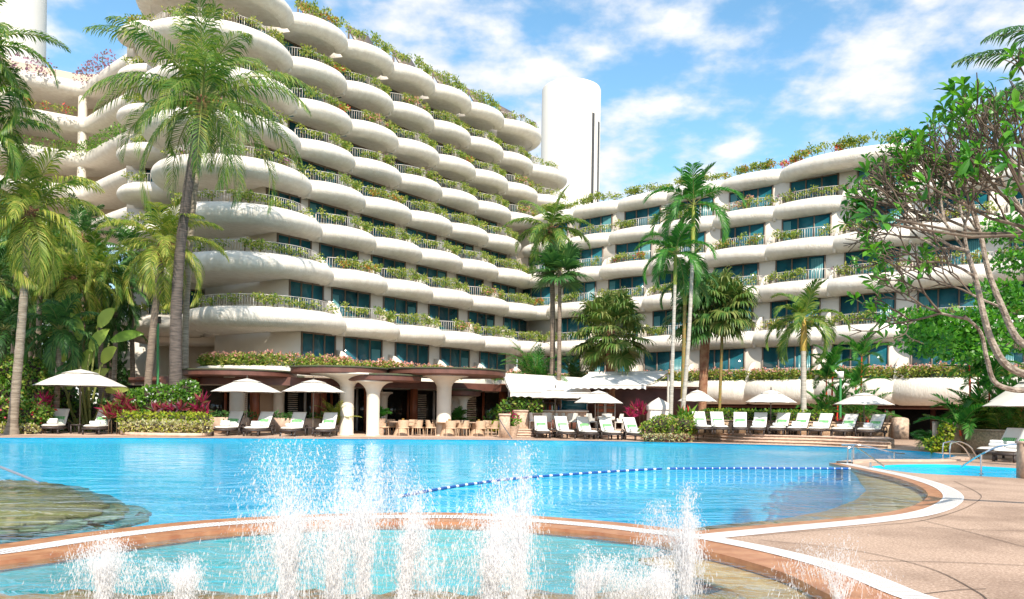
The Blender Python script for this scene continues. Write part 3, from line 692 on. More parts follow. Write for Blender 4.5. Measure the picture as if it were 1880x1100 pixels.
def cloud(mb, centers, radii, n, L, Wd, m=0, up=.3, shell=.55, g=None):
    """leaves spread through ellipsoid clumps"""
    g = g or rng
    c = np.asarray(centers, float); r = np.asarray(radii, float)
    k = g.integers(0, len(c), n); d = rdir(n, 0, g); rad = shell + (1 - shell) * g.random(n) ** .5
    P = c[k] + d * r[k] * rad[:, None]
    D = d * .7 + rdir(n, up, g); Nn = rdir(n, .6, g)
    v, q = leaf_quads(P, D, Nn, L * (.6 + .8 * g.random(n)), Wd * (.7 + .6 * g.random(n)))
    mb.arr(v, q, m)
def frond(mb, L, e0, bend, az, base, n=46, ll=.75, g=None, droop=.55, width=.045, m=0, ms=1, twist=0, vee=.25):
    g = g or rng
    t = np.linspace(0, 1, 26); a = e0 - bend * t ** 1.35
    dx, dz = np.cos(a), np.sin(a); st = L / 25
    x = np.concatenate([[0], np.cumsum(dx[:-1] * st)]); z = np.concatenate([[0], np.cumsum(dz[:-1] * st)])
    yb = twist * t ** 2 * L
    tt = np.linspace(.15, .995, n)
    vs = []; 
    for sgn in (1, -1):
        ti = np.clip(tt + g.normal(0, .004, n), 0, 1)
        px, pz, py = np.interp(ti, t, x), np.interp(ti, t, z), np.interp(ti, t, yb)
        ta = np.interp(ti, t, a); T = np.stack([np.cos(ta), np.zeros(n), np.sin(ta)], 1); U = np.stack([-np.sin(ta), np.zeros(n), np.cos(ta)], 1)
        S = np.zeros((n, 3)); S[:, 1] = sgn
        ph = np.radians(28 + 40 * ti)[:, None]; ph = ph + g.normal(0, .06, (n, 1))
        D0 = S * np.cos(ph) + T * np.sin(ph) + U * vee
        D0 /= np.linalg.norm(D0, axis=1)[:, None]
        l = (ll * np.sin(PI * (.16 + .80 * ti)) ** .55 * (1 + g.normal(0, .07, n)))[:, None]
        P = np.stack([px, py, pz], 1)
        dr = droop * (1 + g.normal(0, .25, (n, 1)))
        D1 = D0 + np.array([0, 0, -1.0]) * dr; D1 /= np.linalg.norm(D1, axis=1)[:, None]
        D2 = D1 + np.array([0, 0, -1.0]) * dr * 1.5; D2 /= np.linalg.norm(D2, axis=1)[:, None]
        p1 = P + D0 * l * .36; p2 = p1 + D1 * l * .36; p3 = p2 + D2 * l * .28
        w = width * (.8 + .4 * g.random((n, 1)))
        Wv = T * w
        vs.append(np.stack([P - Wv * .35, P + Wv * .35, p1 + Wv, p1 - Wv, p2 + Wv * .8, p2 - Wv * .8, p3 + Wv * .08, p3 - Wv * .08], 1).reshape(-1, 3))
    V = np.concatenate(vs); kq = len(V) // 8; o = (np.arange(kq) * 8)[:, None]
    Q = np.concatenate([o + [0, 1, 2, 3], o + [3, 2, 4, 5], o + [5, 4, 6, 7]])
    ca, sa = math.cos(az), math.sin(az)
    rot = lambda v: np.stack([v[:, 0] * ca - v[:, 1] * sa, v[:, 0] * sa + v[:, 1] * ca, v[:, 2]], 1) + np.array(base)
    mb.arr(rot(V), Q, m)
    k = [0, 3, 7, 12, 18, 25]
    pts = rot(np.stack([x, yb, z], 1)[k])
    mb.tube(pts, np.array([.05, .035, .028, .022, .016, .006]) * (L / 4.0), 4, ms, False)
def pinnate_crown(c, n, L, ll, g, emin=-50, emax=85, bend=(60, 110), droop=.55, width=.045, leaflets=46, vee=.25):
    mb = MB()
    for i in range(n):
        f = (i + .5) / n; e = emax - (emax - emin) * f ** .9 + g.normal(0, 5)
        az = i * 2.39996 + g.normal(0, .15)
        b = (bend[0] + (bend[1] - bend[0]) * min(1, .3 + f)) * (1 + g.normal(0, .1))
        if e > 70: b *= .45
        frond(mb, L * (1 + g.normal(0, .07)) * (.85 if e > 70 else 1), R(e), R(b), az, (c[0], c[1], c[2] + .1), leaflets, ll, g, droop * (.6 + .7 * f), width, 0, 1, g.normal(0, .05), vee)
    return mb
def curve_pts(p0, p1, bow, k=9):
    p0, p1 = np.array(tuple(p0)), np.array(tuple(p1)); t = np.linspace(0, 1, k)[:, None]
    return p0 + (p1 - p0) * t + np.array(bow) * (np.sin(t * PI))
def trunk(c0, c1, r0, r1, bow=(0, 0, 0), n=12):
    P = curve_pts(c0, c1, bow, 40); t = np.linspace(0, 1, 40)
    rad = r0 + (r1 - r0) * t ** .7; rad[0] *= 1.45; rad[1] *= 1.25; rad[2] *= 1.1
    rad = rad * (1 + .045 * np.sin(np.arange(40) * 2.2))
    return MB().tube(P, rad, n)
def coconut(label, base, top, n=24, L=4.2, ll=.8, leaf='palm', bark='bark', r=(.2, .13), bow=(0, 0, 0), seed=1, name='coconut_palm', group='coconut palms round the pool', fib=True, **k):
    g = np.random.default_rng(seed)
    t = thing(name, label, 'palm tree', base, 0, group)
    put('trunk', trunk(base, top, r[0], r[1], bow), M[bark], t)
    put('crown', pinnate_crown(top, n, L, ll, g, **k), [M[leaf], M['stalk']], t, False)
    if fib:
        fb = MB()
        for i in range(26):
            a = g.random() * 6.28; e = g.uniform(-.9, .9); d = np.array([math.cos(a) * .8, math.sin(a) * .8, e])
            p0 = np.array(tuple(top)) + d * .05; p1 = p0 + d * g.uniform(.35, .7) + np.array([0, 0, -.15])
            fb.tube([p0, (p0 + p1) / 2 + [0, 0, .08], p1], [.09, .06, .02], 5)
        fb.lathe([(r[1] * 1.0, -.75), (r[1] * 1.9, -.2), (r[1] * 1.6, .25), (0, .5)], tuple(top), 10)
        put('fibre_sheath', fb, M['fibre'], t)
    return t
def royal(label, base, top, shaft, n=13, L=3.0, ll=.75, leaf='royal', bark='barklight', sm='shaft', r=(.13, .09), bow=(0, 0, 0), seed=1, name='royal_palm', group='slender ringed palms', droop=.4, **k):
    g = np.random.default_rng(seed); t = thing(name, label, 'palm tree', base, 0, group)
    top = Vector(top); s0 = top - Vector((0, 0, shaft))
    put('trunk', trunk(base, s0, r[0], r[1], bow), M[bark], t)
    put('crownshaft', MB().tube([s0, s0 + Vector((0, 0, shaft * .3)), s0 + Vector((0, 0, shaft * .7)), top + Vector((0, 0, .2))], [r[1] * 1.1, r[1] * 1.35, r[1] * 1.1, r[1] * .6], 10), M[sm], t)
    kk = dict(emin=-25, emax=88, bend=(70, 115)); kk.update(k)
    put('crown', pinnate_crown(top, n, L, ll, g, droop=droop, vee=.35, **kk), [M[leaf], M['stalk']], t, False)
    return t
def fan_crown(c, n, pet, rad, g, emin=-60, emax=85, seg=30, droop=.5):
    mb = MB()
    for i in range(n):
        f = (i + .5) / n; e = R(emax - (emax - emin) * f + g.normal(0, 6)); az = i * 2.39996 + g.normal(0, .2)
        d = np.array([math.cos(e) * math.cos(az), math.cos(e) * math.sin(az), math.sin(e)])
        h = np.array(tuple(c)) + d * pet * (1 + g.normal(0, .1)) + np.array([0, 0, -.12 * pet])
        mb.tube([np.array(tuple(c)), (np.array(tuple(c)) + h) / 2 + [0, 0, .06], h], [.03, .022, .015], 4, 1, False)
        side = np.cross(d, [0, 0, 1.0]); side /= np.linalg.norm(side) + 1e-9; up = np.cross(side, d)
        ang = np.radians(np.linspace(-140, 140, seg)) + g.normal(0, .02, seg)
        fw = np.cos(ang)[:, None] * d + np.sin(ang)[:, None] * side + up * .22
        l = rad * (.75 + .25 * np.cos(ang * .55))[:, None] * (1 + g.normal(0, .06, (seg, 1)))
        ac = (-np.sin(ang)[:, None] * d + np.cos(ang)[:, None] * side)
        w = .05 * rad / .9
        p0 = np.repeat(h[None], seg, 0); p1 = p0 + fw * l * .55
        D2 = fw + np.array([0, 0, -1.0]) * droop * (1 + g.normal(0, .3, (seg, 1))); D2 /= np.linalg.norm(D2, axis=1)[:, None]
        p2 = p1 + D2 * l * .28; D3 = D2 + np.array([0, 0, -1.0]) * droop * 1.4; D3 /= np.linalg.norm(D3, axis=1)[:, None]; p3 = p2 + D3 * l * .22
        V = np.stack([p0 - ac * .006, p0 + ac * .006, p1 + ac * w, p1 - ac * w, p2 + ac * w * .6, p2 - ac * w * .6, p3 + ac * .004, p3 - ac * .004], 1).reshape(-1, 3)
        o = (np.arange(seg) * 8)[:, None]; mb.arr(V, np.concatenate([o + [0, 1, 2, 3], o + [3, 2, 4, 5], o + [5, 4, 6, 7]]), 0)
    return mb
def fanpalm(label, base, top, n=34, pet=1.1, rad=.95, leaf='fan', bark='redbark', r=(.17, .2), seed=1, bow=(0, 0, 0), **k):
    g = np.random.default_rng(seed); t = thing('fan_palm', label, 'palm tree', base, 0, 'fan palms before the hotel')
    put('trunk', trunk(base, top, r[0], r[1], bow), M[bark], t)
    put('crown', fan_crown(top, n, pet, rad, g, **k), [M[leaf], M['stalk']], t, False); return t

# balcony shrubs: a few meshes, set along the rims
def shrub_mesh(xs, ys, seed, kind, h=.66, nl=800, lean=.12, L=.15):
    g = np.random.default_rng(seed); mb = MB(); k = max(4, int(len(xs) * .45))
    ii = np.sort(g.uniform(1, len(xs) - 2, k)); tx, ty = np.interp(ii, range(len(xs)), xs), np.interp(ii, range(len(xs)), ys)
    cs, rs = [], []
    for x, y in zip(tx, ty):
        hh = h * g.uniform(.65, 1.25); oy = -lean * g.uniform(.2, 1.6)
        mb.tube([(x, y + .12, -.05), (x + g.normal(0, .06), y + .1 + oy * .3, hh * .4), (x + g.normal(0, .12), y + .1 + oy, hh * .75)], [.025, .018, .01], 4, 1, False)
        for _ in range(3):
            cs.append((x + g.normal(0, .24), y + .1 + oy + g.normal(0, .12), hh * g.uniform(.5, 1.05))); rs.append((g.uniform(.2, .42), g.uniform(.14, .26), g.uniform(.12, .24)))
    cloud(mb, cs, rs, nl, L, L * .33, 0, .2, .15, g)
    if kind: cloud(mb, [cs[i] for i in g.integers(0, len(cs), 5)], [(.35, .22, .2)] * 5, int(nl * .22), L * .8, L * .32, 2, .6, .4, g)
    return mb.mesh('balcony_shrub', [M['shrub'], M['stem']] + ([M[kind]] if kind else []), False)
ss = np.linspace(.04, .96, 24)
KIND = ['yellow-green', 'flowering pink', 'red-flowered', 'orange-tinged', 'purplish', 'pale green']
def shrub_set(x, y, sd, **k): return [shrub_mesh(x, y, sd + i, q, **k) for i, q in enumerate([None, 'pink', 'redf', 'orange', 'purple', None])]
SET_L = shrub_set(ss * PIT, rim_y(ss) + .32, 100); SET_R = shrub_set(ss * PIT, rim_y(ss, BR_) + .32, 200, nl=560)
ac_ = np.radians(np.linspace(-45, -205, 44)); SET_T = [shrub_mesh(np.linspace(.02, .98, 34) * PIT, rim_y(np.linspace(.02, .98, 34), BR_) + .35, 470 + i, q_, nl=1150, h=.62) for i, q_ in enumerate([None, 'redf', None, None, 'orange', None])]; SET_Q = [shrub_mesh(np.linspace(.02, .98, 54) * PIT * 1.9, rim_y(np.linspace(.02, .98, 54), 1.7) + .4, 450, 'redf', nl=2400, h=.62)] * 6; SET_C = shrub_set(-3.35 + 4.15 * np.cos(ac_), 3 + 4.15 * np.sin(ac_), 300, nl=1100)
ae_ = np.radians(np.linspace(-138, 30, 34)); SET_E = shrub_set(3.1 + 3.6 * np.cos(ae_), 2.45 + 3.6 * np.sin(ae_), 400, nl=800)
# dense first-floor hedging in flower
def ixora(x, y, sd, n=2300):
    g = np.random.default_rng(sd); mb = MB(); cs = np.stack([x, y - .05 + 0 * x, np.full(len(x), .32)], 1) + g.normal(0, .06, (len(x), 3))
    cloud(mb, cs, np.full((len(x), 3), .34) * g.uniform(.7, 1.2, (len(x), 1)), n, .17, .06, 0, .2, .3, g)
    cs2 = cs + [0, -.08, .2]; cloud(mb, cs2, np.full((len(x), 3), .26), int(n * .24), .11, .05, 2, .6, .5, g)
    for i in range(0, len(x), 2): mb.tube([(x[i], y[i], -.1), (x[i] + g.normal(0, .1), y[i], .4)], [.03, .015], 4, 1, False)
    return mb.mesh('balcony_hedge', [M['shrub'], M['stem'], M['pink']], False)
IX_L = [ixora(ss * PIT, rim_y(ss) + .12, 500 + i) for i in range(3)]
IX_R = [ixora(ss * PIT, rim_y(ss, BR_) + .2, 510 + i, 1500) for i in range(3)]
IX_C = ixora(-3.35 + 4.4 * np.cos(ac_), 3 + 4.4 * np.sin(ac_), 520, 4600)
FLOOR = {1: 'first-floor', 2: 'second-floor', 3: 'third-floor', 4: 'fourth-floor', 5: 'fifth-floor', 6: 'sixth-floor', 7: 'seventh-floor', 8: 'eighth-floor', 9: 'rooftop'}
for side, r, j, x, y, z in SHRUBS:
    g = random.Random(hash((side, r, j)) % 9973 if False else (ord(side) * 101 + r * 17 + j * 7))
    v = g.choice([0, 0, 0, 1, 2, 3, 4, 5, 5, 5])
    wing = {'L': left, 'C': left, 'E': left, 'R': right, 'B': back, 'Q': right}[side]
    me = {'L': SET_L, 'C': SET_C, 'E': SET_E, 'R': SET_R, 'B': SET_L, 'Q': SET_Q}[side][v]
    k_ = KIND[v]; nm = 'balcony_shrub'
    row = ('rooftop' if side == 'R' and r == 6 else FLOOR[r])
    if r == 1:
        nm = 'balcony_hedge'; k_ = 'dense pink-flowered'
        me = {'L': IX_L[j % 3], 'C': IX_C, 'R': IX_R[j % 3], 'B': SET_L[0], 'E': SET_E[0]}[side]
    if side == 'R' and r == 6: me = SET_T[v]
    if side == 'L': lab = f'{k_} planter shrub, {row} bay {ORD[j]} from the rounded end of left wing'
    if side == 'R': lab = f'{k_} planter shrub, {row} bay {ORD[j + 4]} from the inner corner on right wing'
    if side == 'C': lab = f'{k_} shrub trailing round the {row} big rounded end balcony of left wing'
    if side == 'E': lab = f'{k_} shrub on the {row} rounded balcony near the cylindrical tower'
    if side == 'B': lab = f'{k_} planter shrub on the {row} balcony of the far left back wing'
    if side == 'Q': lab = 'row of small red-flecked trees on the widest rooftop balcony of right wing'
    p = wpt(wing, x, y, z)
    o = link(nm, me, None, p, wing.rotation_euler.z)
    if side == 'B': o.scale = (1, 1.4, 1)
    if side == 'R' and r == 1: o.location.z += 0
    if (side == 'L' and r == 9) or (side in 'RQ' and r == 6): o.scale = (1, 1, 1.35 if side == 'L' else 1.08)
    tag(o, lab, 'balcony plant', 'shrubs in the balcony planters')
gsh = MB(); cloud(gsh, [(-45 + i * .8, 61.9 + .53 * i * .8, ZR[8 + 1] + .2) for i in range(10)] + [(-36 + i * .8, 67.6 - i * .75, ZR[9] + .25) for i in range(6)], np.full((16, 3), .7), 1100, .2, .07, 0)
tag(put('gallery_shrub', gsh, M['purple'], None, False), 'purplish bougainvillea spilling over the top parapet of gallery bridge', 'balcony plant')
gs2 = MB(); cloud(gs2, [(-45 + i * .8, 61.7 + .53 * i * .8, ZR[8] + .05) for i in range(12)], np.full((12, 3), .35), 500, .15, .06, 0); cloud(gs2, [(-45 + i * 1.2, 61.7 + .53 * i * 1.2, ZR[8] + .15) for i in range(8)], np.full((8, 3), .35), 160, .15, .06, 1)
tag(put('gallery_shrub', gs2, [M['shrub'], M['redf']], None, False), 'red-flowered shrubs along the middle gallery of angled bridge', 'balcony plant')
gs3 = MB(); cloud(gs3, [(-42 + i * .7, 63.6 + .53 * i * .7, ZR[7] + .0) for i in range(9)] + [(-36 + i * .6, 67.5 - i * .55, ZR[7] + .1) for i in range(14)], np.full((23, 3), .5), 1500, .16, .06, 0)
tag(put('gallery_shrub', gs3, M['hedge'], None, False), 'dark green creeper hanging along the lowest visible gallery of bridge', 'balcony plant')

# ------------------------------------------------------------------ palms
def GP(u, v, Y): return at(u, v, Y)
def base_at(u, Y, z=0): p = at(u, 751, Y); return Vector((p.x, Y, z))
coconut('tallest coconut palm with dark ringed trunk and huge crown before left wing', base_at(326, 40.2), at(372, 190, 40.2), n=27, L=5.6, ll=1.5, width=.034, bark='barkdark', r=(.34, .2), bow=(-.55, 0, 0), seed=3, leaf='palm', leaflets=54, droop=1.05, emin=-34, bend=(55, 92))
pt = thing('palm_trunk', 'pale sunlit palm trunk close behind the tallest coconut palm', 'palm tree', base_at(345, 43)); put('trunk', trunk(base_at(342, 43), at(372, 230, 43), .19, .14, (-.35, 0, 0)), M['barktan'], pt)
put('crown', pinnate_crown(at(374, 212, 43), 8, 3.6, .9, np.random.default_rng(77), emin=-20), [M['palm'], M['stalk']], pt, False)
coconut('leaning coconut palm with yellow-lit fronds at far left', base_at(22, 37.0), at(54, 395, 36.5), n=26, L=3.9, ll=1.1, width=.032, leaf='palmlit', bark='barktan', r=(.22, .15), bow=(.05, 0, 0), seed=5, leaflets=54, droop=.75, emin=-62)
coconut('shorter coconut palm with brown fibre crown left of tallest palm', base_at(266, 41), at(300, 455, 41), n=24, L=3.3, ll=.95, width=.032, leaf='palmlit', bark='bark', r=(.2, .16), bow=(-.1, 0, 0), seed=8, leaflets=50, droop=.7, emin=-62)
coconut('palm at left frame edge with dark fronds hanging in from above', base_at(-60, 33), at(-42, 96, 33), n=20, L=3.6, ll=.85, leaf='palm', seed=11, leaflets=46, droop=.6, emin=-55, bow=(.1, 0, 0))
coconut('second palm at left frame edge with lower dark hanging fronds', base_at(-50, 34), at(-30, 235, 34), n=20, L=3.1, ll=.8, leaf='palm', seed=12, leaflets=44, droop=.6)
coconut('coconut palm with upright fronds before the inner corner of hotel', base_at(1012, 51, .4), at(1012, 425, 51), n=17, L=3.1, ll=.8, leaf='palm', bark='bark', r=(.2, .14), seed=21, droop=.6, emin=-45, bow=(.1, 0, 0))
royal('tallest slender ringed palm in mid right with dark spreading crown', base_at(1250, 43, .2), at(1273, 380, 43), 1.9, n=13, L=3.1, ll=.8, seed=31, bow=(.1, 0, 0), leaf='royal')
royal('slender palm with bright crownshaft just left of tallest ringed palm', base_at(1231, 42.5, .2), at(1240, 470, 42.5), 1.5, n=13, L=2.6, ll=.7, seed=32, r=(.12, .08))
royal('slender palm behind the two ringed palms with hanging crown', base_at(1252, 45, .2), at(1258, 520, 45), 1.2, n=11, L=2.2, ll=.6, seed=33, bark='lipstem', leaf='palmdark')
royal('palm with golden crownshaft and drooping fronds above the right hedge', base_at(1476, 44, .4), at(1476, 590, 44), 1.6, n=15, L=2.7, ll=.7, seed=34, sm='gold', bark='barklight', leaf='palm', emin=-35, r=(.17, .14))
fanpalm('small fan palm in front of the coconut palm at corner', base_at(1026, 50, .4), at(1028, 497, 50), n=18, pet=.9, rad=1.25, leaf='palmdark', bark='bark', r=(.16, .11), seed=41, emin=-40, droop=.35)
fanpalm('large bushy fan palm with fibrous trunk above the awnings', base_at(1121, 51, .4), at(1121, 607, 51), n=58, pet=1.75, rad=1.25, seed=42, emin=-50, droop=.9, r=(.3, .28))
fanpalm('fan palm with thick red fibrous trunk right of the ringed palms', base_at(1288, 49, .3), at(1297, 570, 49), n=50, pet=1.6, rad=1.25, seed=43, emin=-50, droop=.9, r=(.22, .3), leaf='palmdark')
fanpalm('fan palm on a thin red stem beside right hedge', base_at(1320, 48, .3), at(1328, 560, 48), n=40, pet=1.3, rad=1.2, seed=44, emin=-55, droop=1.0, r=(.09, .09), bark='lipstem')
# thicket of palms on the left
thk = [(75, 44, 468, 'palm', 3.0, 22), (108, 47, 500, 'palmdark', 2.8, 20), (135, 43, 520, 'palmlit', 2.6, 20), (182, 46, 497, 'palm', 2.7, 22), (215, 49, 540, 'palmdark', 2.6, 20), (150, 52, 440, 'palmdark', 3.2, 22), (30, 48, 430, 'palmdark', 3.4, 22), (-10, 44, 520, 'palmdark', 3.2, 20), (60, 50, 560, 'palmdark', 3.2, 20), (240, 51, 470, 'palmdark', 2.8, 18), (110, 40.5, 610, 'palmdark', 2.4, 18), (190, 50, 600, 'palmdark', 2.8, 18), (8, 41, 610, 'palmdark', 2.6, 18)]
wh = ['third trunk from the left', 'behind the traveller palm', 'with yellow-lit fronds above the banana leaves', 'leaning over the banana leaves', 'under the white back balconies', 'rising highest in the thicket', 'behind the leaning yellow-lit palm', 'at the left frame edge', 'low between the trunks', 'beside the shorter coconut palm', 'low behind the left parasol', 'low by the building wall', 'lowest at the left edge']
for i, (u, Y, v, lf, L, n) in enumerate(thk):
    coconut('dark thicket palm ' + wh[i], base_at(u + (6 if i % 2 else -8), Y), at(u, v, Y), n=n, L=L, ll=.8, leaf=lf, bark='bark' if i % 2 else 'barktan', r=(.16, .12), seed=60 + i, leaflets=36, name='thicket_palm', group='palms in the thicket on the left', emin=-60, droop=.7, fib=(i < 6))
for i, (u, Y, v0, v1, w) in enumerate(((-30, 55, 470, 700, 2.8), (60, 58, 430, 690, 3.2), (130, 56, 500, 700, 2.8), (200, 55, 560, 710, 2.4), (95, 60, 440, 620, 2.6), (10, 60, 400, 600, 3.0))):
    g = np.random.default_rng(600 + i); mb = MB(); c = [tuple(at(u + g.normal(0, 26), v, Y + g.normal(0, .8))) for v in np.linspace(v0, v1, 7)]
    t = thing('broadleaf_tree', 'dark leafy tree deep in the left thicket ' + ['at the frame edge', 'behind the yellow-lit palm', 'behind the banana leaves', 'under the back balconies', 'reaching highest toward the bridge', 'at upper left below the bridge'][i], 'tree', base_at(u, Y), 0, 'dark trees behind the left palms')
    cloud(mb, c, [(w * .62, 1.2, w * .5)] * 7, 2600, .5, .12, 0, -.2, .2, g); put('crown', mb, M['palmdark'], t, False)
    put('trunk', MB().tube([base_at(u, Y), at(u + 8, (v0 + v1) / 2, Y), at(u, v0, Y)], [.25, .18, .06], 8), M['bark'], t)
# lipstick palms: red crownshafts on ringed stems
def lipstick(label, stems, seed, L=1.7):
    g = np.random.default_rng(seed); b = stems[0]; t = thing('lipstick_palm', label, 'palm tree', base_at(b[0], b[3], .3), 0, 'lipstick palms with red crownshafts')
    for (u0, u1, v, Y, n, sh) in stems:
        p0 = base_at(u0, Y, .2); p1 = at(u1, v, Y); d = (Vector(p1) - p0); s0 = p0 + d * (1 - sh)
        put('stem', MB().tube([p0, s0], [.05, .04], 8), M['lipstem'], t); put('crownshaft', MB().tube([s0, p1], [.055, .03], 8), M['lipred'], t)
        mb = MB()
        for i in range(n): frond(mb, L * g.uniform(.8, 1.1), R(88 - 75 * (i + .3) / n + g.normal(0, 4)), R(50 + 35 * i / n), i * 2.4 + g.normal(0, .2), tuple(p1), 22, .5, g, .12, .05, 0, 1, 0, .3)
        put('crown', mb, [M['royal'], M['stalk']], t, False)
    return t
lipstick('clump of lipstick palms with red stems left of right parasol', [(1519, 1517, 698, 45, 7, .45), (1526, 1529, 675, 45.2, 8, .4), (1535, 1538, 745, 44.8, 7, .5), (1512, 1508, 760, 44.6, 6, .5)], 71)
lipstick('lipstick palm clump with broad upright fronds behind right parasol', [(1571, 1571, 712, 45.5, 9, .3), (1580, 1582, 655, 45.6, 9, .35), (1566, 1564, 765, 45, 7, .6), (1590, 1594, 770, 45, 7, .6)], 72, 2.1)
lipstick('lipstick palm thicket with tall red stems at the right edge', [(1787, 1779, 668, 34, 9, .45), (1806, 1795, 690, 34.5, 8, .3), (1819, 1816, 718, 34, 9, .3), (1790, 1786, 772, 33.4, 8, .3), (1830, 1835, 765, 33.4, 9, .3), (1850, 1856, 755, 34, 9, .3), (1868, 1876, 740, 34, 9, .3), (1770, 1762, 790, 33, 7, .3)], 73, 2.0)
# frond hanging in at the top right
hf = thing('coconut_palm', 'coconut palm outside right edge whose frond hangs into top corner', 'palm tree', (17.2, 21.5, 0), 0, 'coconut palms round the pool')
tp_ = at(2005, 165, 21.5); put('trunk', trunk((17.2, 21.5, 0), tp_, .25, .15), M['bark'], hf)
hm = MB(); g = np.random.default_rng(5)
for e, b, a in ((38, 62, 176), (15, 80, 165), (55, 90, 190), (40, 90, 110), (35, 90, 60), (30, 90, 10), (30, 80, 250), (60, 60, 320), (5, 70, 205)): frond(hm, 3.7, R(e), R(b), R(a), tuple(tp_), 60, .8, g, .75, .03)
put('crown', hm, [M['purple'] if False else M['palmdark'], M['stalk']], hf, False)
# traveller's palm / giant leaves on the left
tv = thing('banana_plant', 'giant pale banana-like leaves fanning up among the left palms', 'plant', base_at(150, 42)); mb = MB(); g = np.random.default_rng(9)
for (u, v, ang, l) in [(128, 690, 100, 2.6), (118, 640, 96, 3.0), (146, 600, 92, 2.6), (165, 620, 70, 2.6), (185, 640, 50, 2.4), (160, 680, 60, 2.2), (190, 690, 20, 2.1), (120, 720, 120, 2.2), (200, 600, 35, 2.6), (180, 575, 60, 2.4), (104, 700, 130, 2.0), (150, 660, 85, 2.6)]:
    l *= .62
    p = at(u, v + 30, 42 + g.normal(0, .5)); b0 = base_at(150, 42); a = R(ang); k = 12
    t = np.linspace(0, 1, k); aa = a - (R(40) * t ** 2) * (1 if ang < 92 else -1)
    xs = np.cumsum(np.cos(aa)) * l / k; zs = np.cumsum(np.sin(aa)) * l / k; w = .25 * np.sin(PI * np.clip(t * .93 + .07, 0, 1)) ** .8 * (1 + g.normal(0, .03, k))
    yy = g.normal(0, .5); tilt = g.uniform(.3, .8)
    ce = np.stack([p.x + xs, p.y + yy * t, p.z + zs], 1); nn = np.stack([-np.sin(aa), np.full(k, -tilt), np.cos(aa)], 1)
    mb.grid(np.stack([ce - nn * w[:, None], ce + np.array([0, .06, 0]), ce + nn * w[:, None]]), 0)
    mb.tube([b0 + Vector((g.normal(0, .2), 0, 0)), Vector((p.x - .1, p.y, p.z - .6)), p], [.07, .05, .035], 6, 1, False)
put('leaf_fan', mb, [M['banana'], M['stalk']], tv, True)
# feathery clump in the inner corner
def areca(label, u, Y, z, n, L, seed, leaf='royal', ne=(88, 25)):
    g = np.random.default_rng(seed); mb = MB(); c = base_at(u, Y, z)
    for i in range(n): frond(mb, L * g.uniform(.7, 1.15), R(g.uniform(ne[1], ne[0])), R(g.uniform(35, 95)), g.random() * 6.28, (c.x + g.normal(0, .35), c.y + g.normal(0, .35), z), 30, .55, g, .3, .03)
    t = thing('areca_palm', label, 'palm', c, 0, 'feathery clump palms'); put('fronds', mb, [M[leaf], M['stalk']], t, False); return t
areca('tall feathery palm clump beside the left awning before inner corner', 985, 52, 3.2, 26, 3.2, 81)
areca('feathery palm clump right of the small fan palm', 1062, 54, 3.2, 18, 2.8, 82, 'palmdark')
areca('dark feathery palms behind the right lounger at frame edge', 1850, 33, .2, 34, 2.8, 83, 'palm')
areca('feathery palms left of the right stone wall pillar', 1800, 35, .2, 26, 2.6, 84, 'palm')
areca('low spiky clump beside the passage on right', 1725, 35, .2, 22, 1.5, 85, 'royal')
areca('feathery clump under the left thicket', 60, 43, 0, 26, 2.4, 86, 'palmdark')
areca('feathery clump behind the left parasol', 170, 45, 0, 26, 2.4, 87, 'palmdark')

# frangipani: thick stubby limbs, bare forking twigs and leaf rosettes at the tips
fr_t = thing('frangipani_tree', 'frangipani tree with bare forking grey branches and leaf rosettes at right', 'tree', (11.2, 12.6, 0))
lb = MB(); tw = MB(); lv = MB(); fl = MB(); g = np.random.default_rng(14); tips = []
def limb(mb, pts, r0, r1, n=8):
    P = smooth_path3(pts, 5); mb.tube(P, np.linspace(r0, r1, len(P)), n, 0, False); return P
def smooth_path3(pts, n):
    P = np.array([tuple(p) for p in pts], float); k = len(P); out = []
    for i in range(k - 1):
        p0 = P[i - 1] if i else 2 * P[0] - P[1]; p1, p2 = P[i], P[i + 1]; p3 = P[i + 2] if i + 2 < k else 2 * P[-1] - P[-2]
        for t in np.arange(n) / n: out.append(.5 * (2 * p1 + (p2 - p0) * t + (2 * p0 - 5 * p1 + 4 * p2 - p3) * t * t + (3 * p1 - p0 - 3 * p2 + p3) * t ** 3))
    out.append(P[-1]); return np.array(out)
def fork(p, d, L, r, depth):
    d = d / np.linalg.norm(d); q = p + d * L * g.uniform(.75, 1.25); mid = (p + q) / 2 + g.normal(0, .035, 3) * L
    (lb if r > .02 else tw).tube([p, mid, q], [r, r * .9, r * .82], 6 if r > .02 else 5, 0, depth == 0)
    if depth == 0: tips.append((q, d)); return
    k = 3 if g.random() < .35 else 2
    ax = np.cross(d, g.normal(size=3)); ax /= np.linalg.norm(ax)
    for i in range(k):
        sp = g.uniform(.32, .62); a = 2 * PI * i / k + g.normal(0, .3); b2 = np.cross(d, ax)
        nd = d * math.cos(sp) + (ax * math.cos(a) + b2 * math.sin(a)) * math.sin(sp)
        nd += np.array([-.06, -.02, .10]); fork(q, nd, L * g.uniform(.68, .92), r * .79, depth - 1)
X_ = lambda u, v, Y: np.array(tuple(at(u, v, Y)))
T0 = np.array([11.2, 12.6, 0.0]); 
limb(lb, [T0, (10.6, 12.5, .9), X_(1960, 660, 12.3)], .12, .09, 12)
A = limb(lb, [X_(1960, 660, 12.3), X_(1905, 690, 12.1), X_(1850, 672, 12), X_(1822, 630, 12), X_(1806, 580, 12), X_(1793, 520, 12.2), X_(1775, 460, 12.4)], .066, .034)
B = limb(lb, [X_(1960, 660, 12.3), X_(1900, 640, 12.6), X_(1866, 620, 12.7), X_(1840, 565, 12.8), X_(1815, 500, 12.9), X_(1800, 430, 13)], .066, .036)
